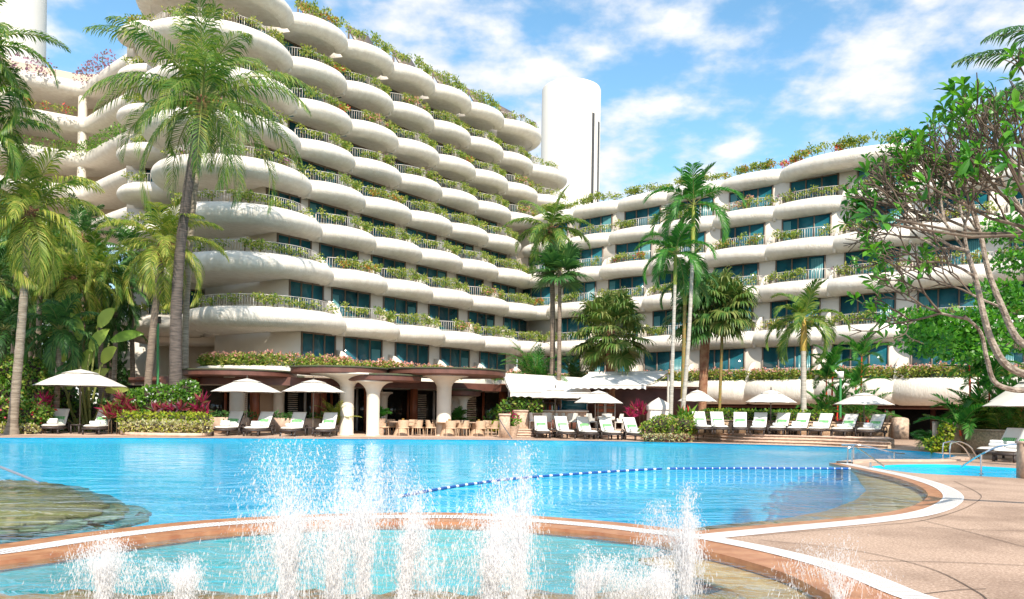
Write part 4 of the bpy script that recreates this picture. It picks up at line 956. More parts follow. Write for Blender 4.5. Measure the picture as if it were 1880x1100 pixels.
Cc = limb(lb, [X_(1960, 690, 12.3), X_(1890, 716, 11.7), X_(1830, 705, 11.6), X_(1812, 660, 11.6), X_(1800, 610, 11.5), X_(1770, 580, 11.4)], .046, .02)
Dd = limb(lb, [X_(1960, 660, 12.3), X_(1925, 560, 12.6), X_(1900, 470, 12.9), X_(1880, 390, 13)], .062, .036)
E_ = limb(lb, [X_(1960, 660, 12.3), X_(1950, 500, 11.2), X_(1935, 400, 10.4)], .062, .036)
for Q, dirs in ((A, [(-.9, -.1, .35), (-.5, .2, .8), (-.9, .3, .1), (-.2, -.2, 1)]), (B, [(-.6, .2, .8), (-.2, .1, 1), (-.95, .1, .45), (-.5, -.4, .6)]), (Dd, [(-.5, .1, .8), (-.1, -.2, 1), (-.8, -.2, .5), (.4, 0, .9)]), (E_, [(-.5, 0, .9), (-.75, -.2, .5), (0, .2, 1)])):
    for d in dirs: fork(Q[-1], np.array(d, float), .50, .026, 5)
for Q, i0 in ((A, 26), (B, 15), (Cc, 24), (Dd, 12)):
    fork(Q[i0], np.array((-.8, g.normal(0, .4), .35 + g.normal(0, .2))), .44, .022, 5)
for q, d in tips:
    if g.random() < .80: continue
    n = g.integers(5, 10); P = np.repeat(q[None], n, 0) + d * .03 * g.random((n, 1)); D = d * .45 + rdir(n, .15, g); l = g.uniform(.12, .24)
    v, qd = leaf6(P, D, np.repeat(np.array([[.1, -.2, 1.0]]), n, 0) + g.normal(0, .4, (n, 3)), l * g.uniform(.7, 1.2, n), l * .17)
    lv.add(v, qd, 0)
# closer branch with large leaves
for (u, v) in [(1850, 360), (1862, 200), (1840, 270), (1780, 290), (1862, 240), (1600, 395), (1620, 410), (1870, 440), (1700, 340), (1850, 300)]:
    q = X_(u, v, 9.6 + g.normal(0, .3)); n = 6; P = np.repeat(q[None], n, 0); D = rdir(n, .35, g)
    vv, qd = leaf6(P, D, np.repeat(np.array([[.1, -.4, .9]]), n, 0) + g.normal(0, .3, (n, 3)), g.uniform(.18, .30, n), .05); lv.add(vv, qd, 0)
    tw.tube([q, q + (X_(1930, 430, 10.5) - q) * .5 + [0, 0, -.1], X_(1930, 430, 10.5)], [.012, .018, .03], 5, 0, False)
put('limb', lb, M['plumbark'], fr_t); put('twigs', tw, M['twig'], fr_t); put('leaves', lv, M['plum'], fr_t, True)
dn = thing('evergreen_tree', 'dense green leafy tree behind the frangipani at right edge', 'tree', base_at(1850, 33, 0)); mb = MB(); g = np.random.default_rng(15)
cs = [tuple(at(u, v, Y)) for u, v, Y in [(1740, 610, 30), (1780, 590, 30), (1700, 625, 29), (1820, 600, 30), (1860, 560, 31), (1870, 480, 32), (1830, 540, 31), (1760, 640, 30), (1880, 620, 31), (1800, 630, 30), (1720, 600, 30), (1690, 590, 30), (1850, 420, 32)]]
cloud(mb, cs, [(1.1, .9, .55)] * len(cs), 6500, .19, .07, 0, .1, .1, g); put('crown', mb, M['plum'], dn, False)
put('trunk', MB().tube([base_at(1900, 33), at(1900, 650, 32), at(1850, 560, 31)], [.22, .16, .08], 8).tube([at(1900, 650, 32), at(1800, 610, 30), at(1740, 610, 30)], [.12, .07, .03], 6).tube([at(1900, 650, 32), at(1880, 480, 32), at(1850, 420, 32)], [.12, .07, .03], 6), M['plumbark'], dn)

# ------------------------------------------------------------------ beds, hedges and low walls
def bush(name, label, cs, rs, n, L, mats, fracs, cat='shrub', group=None, core=True, up=.25, shell=.62, seed=1, Wd=.36):
    g = np.random.default_rng(seed); c = np.array(cs, float); loc = c[:, :].mean(0); loc[2] = 0
    t = thing(name, label, cat, tuple(loc), 0, group); mb = MB(); r = np.broadcast_to(np.asarray(rs, float), c.shape)
    for i, f in enumerate(fracs): cloud(mb, c, r, int(n * f), L, L * Wd, i, up, shell, g)
    if core:
        for k in range(len(c)):
            mb.lathe([(0, -.8)] + [(.72 * math.cos(a), .72 * math.sin(a)) for a in np.linspace(-1.2, 1.4, 6)] + [(0, .72)], (0, 0, 0), 9, len(fracs))
            v = mb.v[-1]; v *= r[k]; v += c[k]
    put('foliage', mb, [M[m] for m in mats] + ([M['coreshade']] if core else []), t, False); return t
def line(p0, p1, n, jit=.1, seed=0):
    g = np.random.default_rng(seed); p0, p1 = np.array(tuple(p0)), np.array(tuple(p1))
    return [p0 + (p1 - p0) * t + g.normal(0, jit, 3) * [1, 1, .5] for t in np.linspace(0, 1, n)]
def spiky(name, label, spots, n, L, mats, fr, seed, cat='plant', group=None, w=.05):
    g = np.random.default_rng(seed); mb = MB(); loc = np.mean([tuple(s) for s in spots], 0); loc[2] = 0
    t = thing(name, label, cat, tuple(loc), 0, group)
    for s in spots:
        for mi, f in enumerate(fr):
            k = int(n * f); e = g.uniform(.05, 1.4, k); a = g.random(k) * 6.28
            D = np.stack([np.cos(e) * np.cos(a), np.cos(e) * np.sin(a), np.sin(e)], 1)
            P = np.repeat(np.array(tuple(s))[None], k, 0) + g.normal(0, .06, (k, 3))
            v, q = leaf_quads(P, D, np.cross(D, g.normal(size=(k, 3))), L * g.uniform(.6, 1.2, k), w); mb.arr(v, q, mi)
        mb.tube([(s[0], s[1], 0), tuple(s)], [.03, .02], 5, len(fr))
    put('foliage', mb, [M[m] for m in mats] + [M['stem']], t, False); return t
YB = 39.6
def B(u, Y, z): return tuple(base_at(u, Y, z))
# far-left bed
bush('flower_bed', 'tangled green bed with red blooms at far left poolside', [B(u, 38.6 + .4 * (i % 2), .55 + .25 * (i % 3)) for i, u in enumerate((-60, -30, 0, 25, 50, 68))], (.75, .6, .6), 4200, .16, ['hedge', 'redf', 'shrub'], (.55, .06, .39), 'flower bed', seed=1)
bush('shrub', 'tall leafy green shrub behind the far left flower bed', [B(u, 40.5, z) for u, z in ((-20, 1.6), (10, 1.9), (35, 2.6), (60, 2.4), (20, 3.1), (75, 1.7), (50, 3.0))], (.85, .7, .7), 3400, .2, ['shrub', 'hedge'], (.5, .5), seed=2)
bush('ground_cover', 'pale variegated ground cover edging the far left bed', [B(u, 37.9, .22) for u in (-40, -15, 10, 32, 52)], (.5, .35, .25), 1500, .12, ['varieg', 'lime'], (.8, .2), 'ground cover', seed=3)
spiky('cordyline', 'magenta cordyline between far left bed and parasol', [B(80, 39, 1.5), B(76, 39.2, 1.1), B(84, 39.1, 1.2)], 26, .6, ['magenta', 'cordy'], (.7, .3), 4, group='red cordyline plants')
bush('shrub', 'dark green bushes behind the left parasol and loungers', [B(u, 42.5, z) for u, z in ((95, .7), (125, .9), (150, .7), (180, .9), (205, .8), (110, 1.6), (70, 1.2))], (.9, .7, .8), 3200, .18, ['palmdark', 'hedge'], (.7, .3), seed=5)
# central planter bed
mb = MB(); lo = [tuple(base_at(u, Y, 0))[:2] for u, Y in ((222, 39.0), (240, 37.8), (300, 37.3), (360, 37.6), (384, 38.6), (385, 41), (300, 43), (225, 42))]
tag(put('planter_kerb', MB().prism([tuple(p) for p in smooth_path([Vector((*p, 0)) for p in lo], 5, True)], .0, .16), M['pave'], None, False), 'low curved stone kerb round the central planted bed', 'planter')
bush('ground_cover', 'cream variegated ground cover round the front of central bed', [B(u, 37.9 + .3 * abs(u - 310) / 70, .42) for u in range(236, 384, 10)], (.36, .42, .3), 3400, .12, ['varieg', 'lime'], (.82, .18), 'ground cover', seed=6)
bush('shrub', 'bright lime-green shrub band in the central bed', [B(u, 38.5, .78) for u in range(232, 384, 11)], (.4, .4, .32), 3000, .12, ['lime', 'hedge'], (.8, .2), seed=7)
spiky('cordyline', 'dark red spiky cordyline at left end of central bed', [B(u, 39.2, z) for u, z in ((205, 1.15), (220, 1.2), (235, 1.25), (215, .9), (245, 1.0), (228, 1.6), (200, .8))], 46, .62, ['cordy', 'shrub'], (.8, .2), 8, group='red cordyline plants')
spiky('cordyline', 'dark red cordyline in the middle of central bed', [B(u, 39, z) for u, z in ((285, 1.1), (300, 1.2), (318, 1.15), (332, 1.2))], 40, .55, ['cordy', 'purple'], (.7, .3), 9, group='red cordyline plants')
spiky('cordyline', 'reddish cordyline at right end of central bed', [B(u, 39.3, z) for u, z in ((365, 1.3), (372, 1.6), (376, 1.1), (360, 1.0))], 36, .55, ['cordy', 'magenta'], (.8, .2), 10, group='red cordyline plants')
bush('flowering_shrub', 'green shrub with white flower heads at the palm foot', [B(u, 39.6, z) for u, z in ((255, 1.75), (275, 1.9), (295, 1.95), (315, 1.9), (335, 1.9), (352, 1.7), (300, 1.5), (330, 1.5), (270, 1.5), (345, 2.2))], (.55, .5, .45), 4600, .17, ['hedge', 'white'], (.94, .06), seed=11)
# mid bush
bush('flower_bed', 'rounded bed of small yellow-green flowering shrubs between lounger rows', [B(u, 41 + .5 * (i % 2), .5 + .3 * ((i // 2) % 2)) for i, u in enumerate((1192, 1200, 1212, 1222, 1232, 1244, 1255, 1264))], (.55, .6, .5), 4600, .11, ['hedge', 'lime', 'pink', 'shrub'], (.4, .2, .05, .35), 'flower bed', seed=12)
bush('ground_cover', 'pale ground cover along the rounded bed edge', [B(u, 39.9, .18) for u in range(1190, 1270, 8)], (.3, .3, .2), 1300, .1, ['varieg', 'cordy'], (.8, .2), 'ground cover', seed=13)
spiky('canna', 'red canna lilies rising from the rounded bed', [B(1258, 41.8, 1.1), B(1268, 41.9, 1.0), B(1250, 41.6, 1.0)], 24, .8, ['hedge', 'redf'], (.85, .15), 14, w=.09)
# hedges behind the right loungers
for i, (u0, u1, zt) in enumerate(((1296, 1338, .42), (1342, 1470, .42), (1478, 1518, .42))):
    nn = max(4, (u1 - u0) // 7)
    bush('hedge', ['short clipped hedge left of the right parasol row', 'long clipped hedge behind right parasol and palm', 'small clipped hedge right of golden palm'][i], [B(u, 43.4, .42 + .75) for u in np.linspace(u0, u1, nn)], (.42, .55, .5), 190 * nn + 500, .12, ['hedge', 'lime', 'palmdark'], (.6, .15, .25), 'hedge', 'clipped hedges behind right loungers', seed=20 + i, shell=.8)
spiky('cordyline', 'magenta cordyline before the dark wall by the bar', [B(u, 47, z) for u, z in ((1165, 1.5), (1175, 1.6), (1182, 1.3), (1158, 1.2))], 26, .6, ['magenta', 'cordy'], (.6, .4), 25, group='red cordyline plants')
spiky('cordyline', 'small red cordyline under lipstick palms', [B(u, 43.2, z) for u, z in ((1520, .9), (1531, .9), (1545, .8), (1556, 1.0), (1282, 1.0), (1292, 1.1))], 26, .5, ['cordy', 'magenta'], (.7, .3), 26, group='red cordyline plants')
bush('shrub', 'leafy shrub with pale new leaves beside left awning post', [B(u, 47.5, z) for u, z in ((915, .9), (930, 1.2), (945, 1.6), (960, 1.5), (955, .9), (972, 1.7), (925, .6))], (.75, .6, .6), 2600, .2, ['hedge', 'shrub', 'palmdark'], (.4, .3, .3), seed=27)
bush('shrub', 'low lime shrub at the foot of awning post', [B(u, 46.6, .55) for u in (896, 905, 914)], (.4, .3, .25), 500, .16, ['lime', 'hedge'], (.7, .3), seed=28)
bush('ground_cover', 'lime and cream plants at passage foot on right', [B(u, 33, z) for u, z in ((1712, .3), (1720, .35), (1728, .3), (1735, .55), (1738, .9))], (.3, .3, .25), 900, .13, ['lime', 'hedge'], (.6, .4), 'ground cover', seed=29)
bush('shrub', 'dark shrubs inside the passage behind right loungers', [B(u, 47, 1.2) for u in (1560, 1580, 1600, 1625)], (.7, .6, .5), 900, .18, ['palmdark', 'cordy'], (.8, .2), seed=30)
# low stone walls
def wall(label, pts, z0, z1, th=.3, pil=()):
    t = thing('stone_wall', label, 'wall', tuple(pts[0]), 0, None); mb = MB(); P = np.array([tuple(p)[:2] for p in pts])
    lo = np.concatenate([offset_path(P, th / 2), offset_path(P, -th / 2)[::-1]]); put('wall_body', MB().prism([tuple(p) for p in lo], z0, z1), M['wallstone'], t, False)
    lo2 = np.concatenate([offset_path(P, th / 2 + .04), offset_path(P, -th / 2 - .04)[::-1]]); put('wall_cap', MB().prism([tuple(p) for p in lo2], z1, z1 + .06), M['stone'], t, False)
    for (x, y, w, h) in pil: put('pillar', MB().box((x, y, (z0 + h) / 2), (w, w, h - z0)).lathe([(w * .7, 0), (w * .66, .07), (w * .4, .12), (0, .14)], (x, y, h), 4, 0, PI / 4, 2 * PI + PI / 4), M['stone'], t, False)
    return t
w0, w1 = base_at(1272, 42.4), base_at(1640, 40.3)
wall('low stone wall behind the nine right loungers ending in a pillar', [w0, base_at(1450, 42.3), w1], .3, .42 + .62, .3, [(base_at(1652, 40.0).x, 40.0, .62, 1.25)])
wall('stone wall with pillar behind the lounger at right edge', [base_at(1760, 33.5), base_at(1850, 31.5), base_at(1960, 30)], -.1, .92, .3, [(base_at(1751, 33.6).x, 33.5, .6, 1.1)])
put_ = thing('end_pillar', 'pinkish stone pillar at the right frame edge above the spa', 'pillar', base_at(1888, 19.9)); put('shaft', MB().box(tuple(base_at(1888, 19.9, .42)), (.34, .34, .84)), M['stone'], put_, False); put('cap', MB().box(tuple(base_at(1888, 19.9, .87)), (.4, .4, .06)), M['pave'], put_, False)
for lab, u, Y, w, h in (('round-topped stone pillar holding the poolside handrail', 927, 42.6, .55, 1.15), ('square stone pillar left of the bar', 957, 46, .8, 1.35), ('low stone pier beside the bar counter', 980, 46.4, 1.0, 1.2)):
    b = base_at(u, Y); t = thing('stone_pillar', lab, 'pillar', b, 0, 'stone pillars by the bar')
    put('shaft', MB().box((b.x, b.y, h / 2), (w, w, h)), M['stone'], t, False); put('cap', MB().box((b.x, b.y, h + .05), (w + .08, w + .08, .1)), M['pave'], t, False)
for lab, u, Y in (('tan planter pot with pink orchids beside handrail pillar', 941, 43),):
    b = base_at(u, Y); t = thing('flower_pot', lab, 'plant pot', b); put('pot', MB().lathe([(.22, 0), (.36, .55), (.38, .6), (.32, .6), (.3, .5), (0, .5)], tuple(b), 18), M['stone'], t)
    mb = MB(); cloud(mb, [(b.x, b.y, .9)], [(.4, .4, .3)], 90, .22, .05, 0); cloud(mb, [(b.x, b.y, 1.1)], [(.35, .35, .2)], 60, .14, .06, 1); put('plant', mb, [M['hedge'], M['magenta']], t, False)
b = base_at(1718, 34); t = thing('marker_post', 'slim pale pink stone post at the passage entrance', 'post', b); put('shaft', MB().box((b.x, b.y, .6), (.18, .18, 1.2)), M['pave'], t, False); put('cap', MB().box((b.x, b.y, 1.22), (.2, .2, .04)), M['stone'], t, False)

# ------------------------------------------------------------------ restaurant pavilion
rest = thing('restaurant_pavilion', 'poolside restaurant with mushroom columns and brown disc roofs under left wing', 'building', (-8, 47, 0))
def column(u, Y, r, zc, flare, zt):
    b = base_at(u, Y); prof = [(r * 1.15, 0), (r, .1), (r, zc - .03), (r * 1.05, zc - .03), (r * 1.05, zc), (r, zc)]
    for t in np.linspace(0, 1, 10)[1:]: prof.append((r + (flare - r) * (1 - math.cos(t * PI / 2)), zc + (zt - zc) * math.sin(t * PI / 2)))
    prof += [(flare, zt + .08), (0, zt + .08)]
    put('column', MB().lathe(prof, tuple(b), 24), M['cream'], rest)
def disc(u, Y, rad, z, th=.28, sx=1.0):
    b = base_at(u, Y); mb = MB().lathe([(0, .02), (rad * .5, 0), (rad - .25, -.02), (rad - .1, 0), (rad, .05), (rad, th), (rad - .06, th + .02)], (0, 0, z), 48).lathe([(rad - .05, th + .02), (rad + .06, th + .02), (rad + .06, th + .09), (rad * .5, th + .16), (0, th + .2)], (0, 0, z), 48, 1)
    for v in mb.v: v[:, 0] *= sx; v[:, 0] += b.x; v[:, 1] += b.y
    put('disc_roof', mb, [M['fascia'], M['roofing']], rest)
column(436, 44.5, .42, 2.35, 1.2, 2.95); disc(440, 44.5, 3.0, 2.98)
column(512, 46.5, .30, 2.1, .95, 2.75); disc(508, 46.6, 1.5, 2.78)
column(637, 42.8, .36, 2.45, 1.9, 3.15); disc(622, 43.2, 2.5, 3.18)
column(685, 42.6, .34, 2.1, 1.0, 2.8); disc(700, 43.6, 2.1, 2.84)
column(815, 44.5, .40, 2.55, 1.3, 3.2); disc(818, 45.2, 3.3, 3.24)
column(702, 48, .3, 1.9, .6, 2.3); column(835, 50, .42, 1.9, .8, 2.3); column(850, 48.5, .24, 1.75, .7, 2.2); disc(848, 48.6, 1.1, 2.22)
for i, (u, Y) in enumerate(((356, 43.5), (468, 45), (580, 44.5), (676, 47), (760, 49.5), (922, 52), (592, 47))):
    b = base_at(u, Y); put('post', MB().box((b.x, b.y, 1.45), (.42, .42, 2.9)), M['wood'], rest, False)
# flat soffit roof with brown edge
edge = smooth_path([base_at(u, Y) for u, Y in ((250, 47), (345, 44), (420, 43.4), (520, 43.6), (640, 44.8), (760, 47), (925, 51.2), (960, 53))], 6)
lo = [tuple(p) for p in edge] + [(2, 60), (-24, 60)]
put('roof_slab', MB().prism(lo, 2.62, 2.72), M['beige'], rest, False)
rb = MB(); ribbon(edge, -.05, .3, 3.02, rb, 0, .44); put('roof_edge', rb, M['fascia'], rest, False)
lo2 = [tuple(base_at(u, Y))[:2] for u, Y in ((235, 46), (330, 45), (352, 46.5), (330, 50), (235, 50))]
put('side_canopy', MB().prism(lo2, 2.75, 2.95), M['fascia'], rest, False)
# back walls: cream piers, dark glazed doors, shutters
bw = [base_at(u, Y) for u, Y in ((225, 49), (360, 47.6), (470, 47.2), (560, 48.4), (700, 51), (930, 55))]
for a, b in zip(bw[:-1], bw[1:]):
    d = b - a; n = max(2, int(d.length / 1.5)); ang = math.atan2(d.y, d.x)
    for k in range(n):
        c = a + d * (k + .5) / n; w = d.length / n
        put('door_panel', MB().box((c.x, c.y, 1.3), (w - .16, .06, 2.56), ang), M['darkglass'], rest, False)
        o = d.normalized() * (w / 2); put('door_post', MB().box((c.x + o.x, c.y + o.y - .02, 1.3), (.14, .14, 2.6), ang), M['metal'] if (k % 3) else M['wood'], rest, False)
        if k % 2: 
            sm_ = MB()
            for q in range(16): sm_.box((c.x, c.y - .06, .5 + q * .12), (w * .42, .03, .05), ang, 0, .5)
            put('shutter', sm_, M['wall'], rest, False)
put('floor_plinth', MB().prism([tuple(p) for p in [tuple(base_at(u, Y))[:2] for u, Y in ((388, 42.2), (500, 42.8), (600, 42.6), (705, 42.2), (705, 50), (388, 50))]], 0, .03), M['stone'], rest, False)
b = base_at(490, 46.9); put('stone_panel', MB().box((b.x, b.y, 1.3), (1.6, .12, 2.4)), M['rattan'], rest, False)
for lab, u0, u1, Y in (('low salmon planter wall behind the first pair of loungers', 385, 460, 43), ('low salmon planter wall behind the second pair of loungers', 500, 590, 43.4), ('low planter wall at the restaurant entrance', 600, 632, 44)):
    a, c = base_at(u0, Y), base_at(u1, Y); t = thing('planter_box', lab, 'planter', (a + c) / 2, 0, 'planters along the restaurant')
    put('trough', MB().box(((a.x + c.x) / 2, Y, .42), (c.x - a.x, .5, .84)), M['pave'], t, False)
    mb = MB(); cloud(mb, line((a.x, Y, .95), (c.x, Y, .95), 8), [(.3, .22, .16)] * 8, 420, .16, .05, 0); put('plants', mb, M['palmdark'], t, False)
def potted(label, u, Y, h, L, leaf, seed):
    b = base_at(u, Y); t = thing('potted_palm', label, 'potted plant', b, 0, 'potted palms at the restaurant'); g = np.random.default_rng(seed); mb = MB()
    for i in range(26): frond(mb, L * g.uniform(.7, 1.1), R(g.uniform(35, 88)), R(g.uniform(30, 90)), g.random() * 6.28, (b.x, b.y, h), 24, .35, g, .3, .025)
    put('fronds', mb, [M[leaf], M['stalk']], t, False); put('pot', MB().lathe([(.2, 0), (.3, h), (.25, h), (0, h - .05)], tuple(b), 14), M['stone'], t)
potted('bright potted bamboo palm left of wide mushroom column', 618, 42.9, .5, 1.5, 'palmlit', 91)
potted('potted palm between the tall dining columns', 838, 47, .6, 1.2, 'royal', 92)
potted('small potted plant right of the restaurant door', 698, 43.2, .9, .7, 'royal', 93)

# dining set
def chair_proto(name, label, m, group, h=.84):
    t = thing(name, label, 'chair', (0, 0, 0), 0, group)
    for sx in (-1, 1):
        for sy in (-1, 1): local('leg', MB().tube([(sx * .25, sy * .23, 0), (sx * .23, sy * .21, .42)], [.018, .022], 6), M[m], t)
    local('seat', MB().box((0, 0, .44), (.54, .50, .06)), M[m], t, False)
    a = np.linspace(R(200), R(-20), 16); P = []
    for z, k in ((.46, .24), (.64, .27), (h, .29), (h, .25), (.5, .21)): P.append(np.stack([k * 1.05 * np.cos(a), k * np.sin(a) * .95, np.where(np.abs(a - PI / 2) > R(70), min(z, .66), z) * np.ones(16)], 1))
    local('backrest', MB().grid(np.array(P)), M[m], t); return t
rc = chair_proto('rattan_chair', 'x', 'rattan', 'rattan chairs round the dining tables'); rc_t = tree_of(rc); first = [True]
wc = chair_proto('white_chair', 'x', 'cushion', 'white chairs at the bar tables', .92); wc_t = tree_of(wc); firstw = [True]
def place(proto, tr, fl, loc, rz, lab):
    if fl[0]: proto.location = loc; proto.rotation_euler.z = rz; proto['label'] = lab; fl[0] = False
    else: dup(proto, tr, loc, rz, lab)
bpy.context.view_layer.update()
for i, (u, Y) in enumerate(((737, 43.6), (822, 44.0), (876, 44.6))):
    b = base_at(u, Y); t = thing('dining_table', ['round pedestal dining table nearest the restaurant door', 'round pedestal dining table before the tall dining column', 'round pedestal dining table nearest the stone pillar'][i], 'table', b, 0, 'round dining tables')
    local('pedestal', MB().lathe([(.42, 0), (.40, .06), (.30, .35), (.26, .7), (0, .7)], (0, 0, 0), 20), M['rattan'], t); local('table_top', MB().lathe([(0, .7), (.62, .7), (.64, .72), (.62, .745), (0, .745)], (0, 0, 0), 28), M['stone'], t)
    tn = ['first', 'second', 'third'][i]
    for k, a in enumerate((200, 285, 345, 60, 130)):
        p = b + Vector((math.cos(R(a)) * .95, math.sin(R(a)) * .95, 0)); place(rc, rc_t, first, p, R(a) - PI / 2 + R(0), f'woven rattan chair at the {tn} dining table from left, {["left side", "pool side left", "pool side right", "far right side", "far left side"][k]}')
    c = thing('table_candle', f'small orange lantern on the {tn} dining table from left', 'lantern', b + Vector((.1, 0, .746)), 0, 'lanterns on dining tables'); local('glass_cup', MB().lathe([(.05, 0), (.07, .12), (.06, .16), (0, .16)], (0, 0, 0), 10), M['orange'], c); local('base', MB().lathe([(.08, 0), (.08, .02), (0, .02)], (0, 0, 0), 10), M['lamp'], c)
for i, (u, Y) in enumerate(((1004, 45.9), (1050, 46.1), (1112, 46.0))):
    b = base_at(u, Y, .4); t = thing('bar_table', ['white clothed bar table at left behind mid loungers', 'white clothed bar table at centre behind mid loungers', 'white clothed bar table at right behind mid loungers'][i], 'table', b, 0, 'white bar tables')
    local('table_top', MB().box((0, 0, .74), (.9, .9, .05)).box((0, 0, .64), (.92, .92, .16)), M['cushion'], t, False); local('pedestal', MB().tube([(0, 0, 0), (0, 0, .72)], [.05, .05], 8).box((0, 0, .02), (.5, .5, .04)), M['frame'], t)
    tn = ['left', 'middle', 'right'][i]
    for k, a in enumerate((185, 270, 0)):
        p = b + Vector((math.cos(R(a)) * .75, math.sin(R(a)) * .6, 0)); place(wc, wc_t, firstw, p, R(a) - PI / 2, f'white chair at the {tn} clothed bar table, {["its left side", "pool side", "its right side"][k]}')
    n_ = tag(link('napkin_stand', MB().box((0, 0, .08), (.16, .05, .16)).box((0, 0, .01), (.2, .12, .02)).mesh('napkin_stand', M['towel'], False), None, b + Vector((.15, 0, .765))), f'white folded napkin standing on the {tn} bar table', 'napkin', 'napkins on bar tables')

# bar with counter, machine, display and bottles
bc = base_at(1024, 48.6, .4); bar = thing('bar_counter', 'tiled bar counter with white top under the left awning', 'bar', bc)
local('counter', MB().box((0, 0, .5), (3.4, .8, 1.0)), M['stone'], bar, False); local('top', MB().box((0, 0, 1.03), (3.6, .95, .07)), M['cushion'], bar, False); local('kick_panel', MB().box((0, -.42, .25), (3.3, .04, .5)), M['fascia'], bar, False)
cm = thing('coffee_machine', 'chrome coffee machine on the left end of bar', 'coffee machine', bc + Vector((-1.5, 0, 1.07)))
local('body', MB().box((0, 0, .32), (.8, .5, .4)).box((0, 0, .06), (.7, .5, .1)), M['steel'], cm, False); local('cup_rail', MB().box((0, 0, .56), (.76, .46, .06)), M['metal'], cm, False)
for s in (-.2, .2): local('group_head', MB().tube([(s, -.28, .3), (s, -.3, .18)], [.06, .05], 8).tube([(s, -.3, .22), (s, -.48, .2)], [.02, .02], 6), M['lamp'], cm)
dc = thing('display_case', 'glass display case on the right of bar counter', 'display case', bc + Vector((.95, 0, 1.07)))
local('case_glass', MB().box((0, 0, .3), (1.5, .55, .56)), M['glass'], dc, False); local('frame', MB().box((0, 0, .60), (1.56, .6, .04)).box((0, 0, .02), (1.56, .6, .04)).box((-.76, -.28, .3), (.03, .03, .56)).box((.76, -.28, .3), (.03, .03, .56)), M['steel'], dc, False)
for k in range(8):
    bt = MB().lathe([(.045, 0), (.045, .2), (.018, .26), (.018, .34), (0, .34)], (0, 0, 0), 8)
    tag(link('bottle', bt.mesh('bottle', M[['wood', 'hedge', 'lamp', 'redf', 'whitep', 'green_paint', 'rattan', 'blue'][k]]), None, bc + Vector((-.85 + k * .13, .1, 1.07))), f'{["brown", "olive", "black", "red", "white", "green", "amber", "blue"][k]} bottle in the row on the bar counter', 'bottle', 'bottles on the bar')
bs = thing('bar_shelf', 'dark back shelf with stacked glassware behind the bar', 'shelf', bc + Vector((-.2, 1.9, 0)))
local('back_panel', MB().box((0, .2, 1.1), (3.6, .1, 2.2)), M['frame'], bs, False); local('shelf_board', MB().box((0, 0, 1.5), (3.4, .3, .04)).box((0, 0, 1.9), (3.4, .3, .04)), M['steel'], bs, False)
g = np.random.default_rng(3)
for k in range(14): local('glassware', MB().box((-1.5 + k * .22, -.02, 1.52 + .08 + .4 * (k % 2)), (.12, .12, g.uniform(.12, .24))), M[['whitep', 'steel', 'wood', 'redf'][k % 4]], bs, False)
ft = base_at(1110, 50, .4); fgr = thing('drinks_fridge', 'two-door drinks fridge with white frame right of bar', 'fridge', ft)
local('body', MB().box((0, .05, .9), (1.3, .6, 1.8)), M['frame'], fgr, False)
for s in (-1, 1): d_ = local('door', MB().box((s * .32, -.28, 1.55), (.6, .05, .06)).box((s * .32, -.28, .3), (.6, .05, .06)).box((s * .32 - .28, -.28, .92), (.05, .05, 1.3)).box((s * .32 + .28, -.28, .92), (.05, .05, 1.3)), M['metal'], fgr, False); local('shelf_row', MB().box((s * .32, -.262, .7), (.48, .02, .2)).box((s * .32, -.262, 1.1), (.48, .02, .2)).box((s * .32, -.262, 1.42), (.48, .02, .12)), M['wood'], d_, False)
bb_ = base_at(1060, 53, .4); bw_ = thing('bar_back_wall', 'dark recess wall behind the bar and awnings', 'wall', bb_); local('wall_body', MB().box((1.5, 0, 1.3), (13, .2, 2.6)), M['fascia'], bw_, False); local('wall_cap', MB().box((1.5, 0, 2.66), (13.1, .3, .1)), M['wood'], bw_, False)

# awnings
def awning(label, tl, tr, br, bl, posts, valance=.32):
    t = thing('awning', label, 'awning', (tl + tr) / 2 - Vector((0, 0, (tl.z + tr.z) / 2)), 0, 'white terrace awnings')
    A, Bq, Cq, Dq = [np.array(tuple(p)) for p in (tl, tr, br, bl)]; n = 16; gx = np.linspace(0, 1, n)[None, :, None]; gy = np.linspace(0, 1, 9)[:, None, None]
    P = (A * (1 - gx) + Bq * gx) * (1 - gy) + (Dq * (1 - gx) + Cq * gx) * gy; P[..., 2] -= .05 * np.sin(gy[..., 0] * PI)
    put('canvas', MB().grid(P).grid((P - [0, 0, .02])[::-1]), M['awning'], t)
    k = 61; x = np.linspace(0, 1, k)[:, None]; top = Dq * (1 - x) + Cq * x; bot = top.copy(); bot[:, 2] -= valance - .07 * np.abs(np.sin(np.linspace(0, 11 * PI, k))); bot[:, 2] -= 0
    put('valance', MB().grid(np.stack([top, bot])).grid(np.stack([top, bot])[::-1] + [0, .015, 0]), M['awning'], t, False)
    put('roller_box', MB().tube([A, Bq], [.11, .11], 10), M['metal'], t); put('front_bar', MB().tube([Dq, Cq], [.035, .035], 8), M['metal'], t)
    for p in posts: put('post', MB().tube([(p.x, p.y, 0), tuple(p)], [.07, .07], 10), M['metal'], t)
    for q0, q1 in ((A, Dq), (Bq, Cq)): put('arm', MB().tube([q0 - [0, 0, .12], (q0 + q1) / 2 - [0, 0, .22], q1 - [0, 0, .04]], [.03] * 3, 6), M['metal'], t)
    return t
awning('wide white awning with scalloped valance over the bar', at(925, 688, 50.5), at(1078, 697, 50.5), at(1086, 722, 46.8), at(937, 719, 46.8), [at(935, 690, 49.8)])
awning('upper white awning sloping forward right of bar', at(1080, 686, 50), at(1226, 684, 50), at(1186, 707, 46.6), at(1040, 706, 46.6), [at(1227, 688, 49.6)], .26)
cb = base_at(1209, 46.5, .3); cab = thing('cabana_tent', 'small white fabric cabana with scalloped pointed top', 'tent', cb)
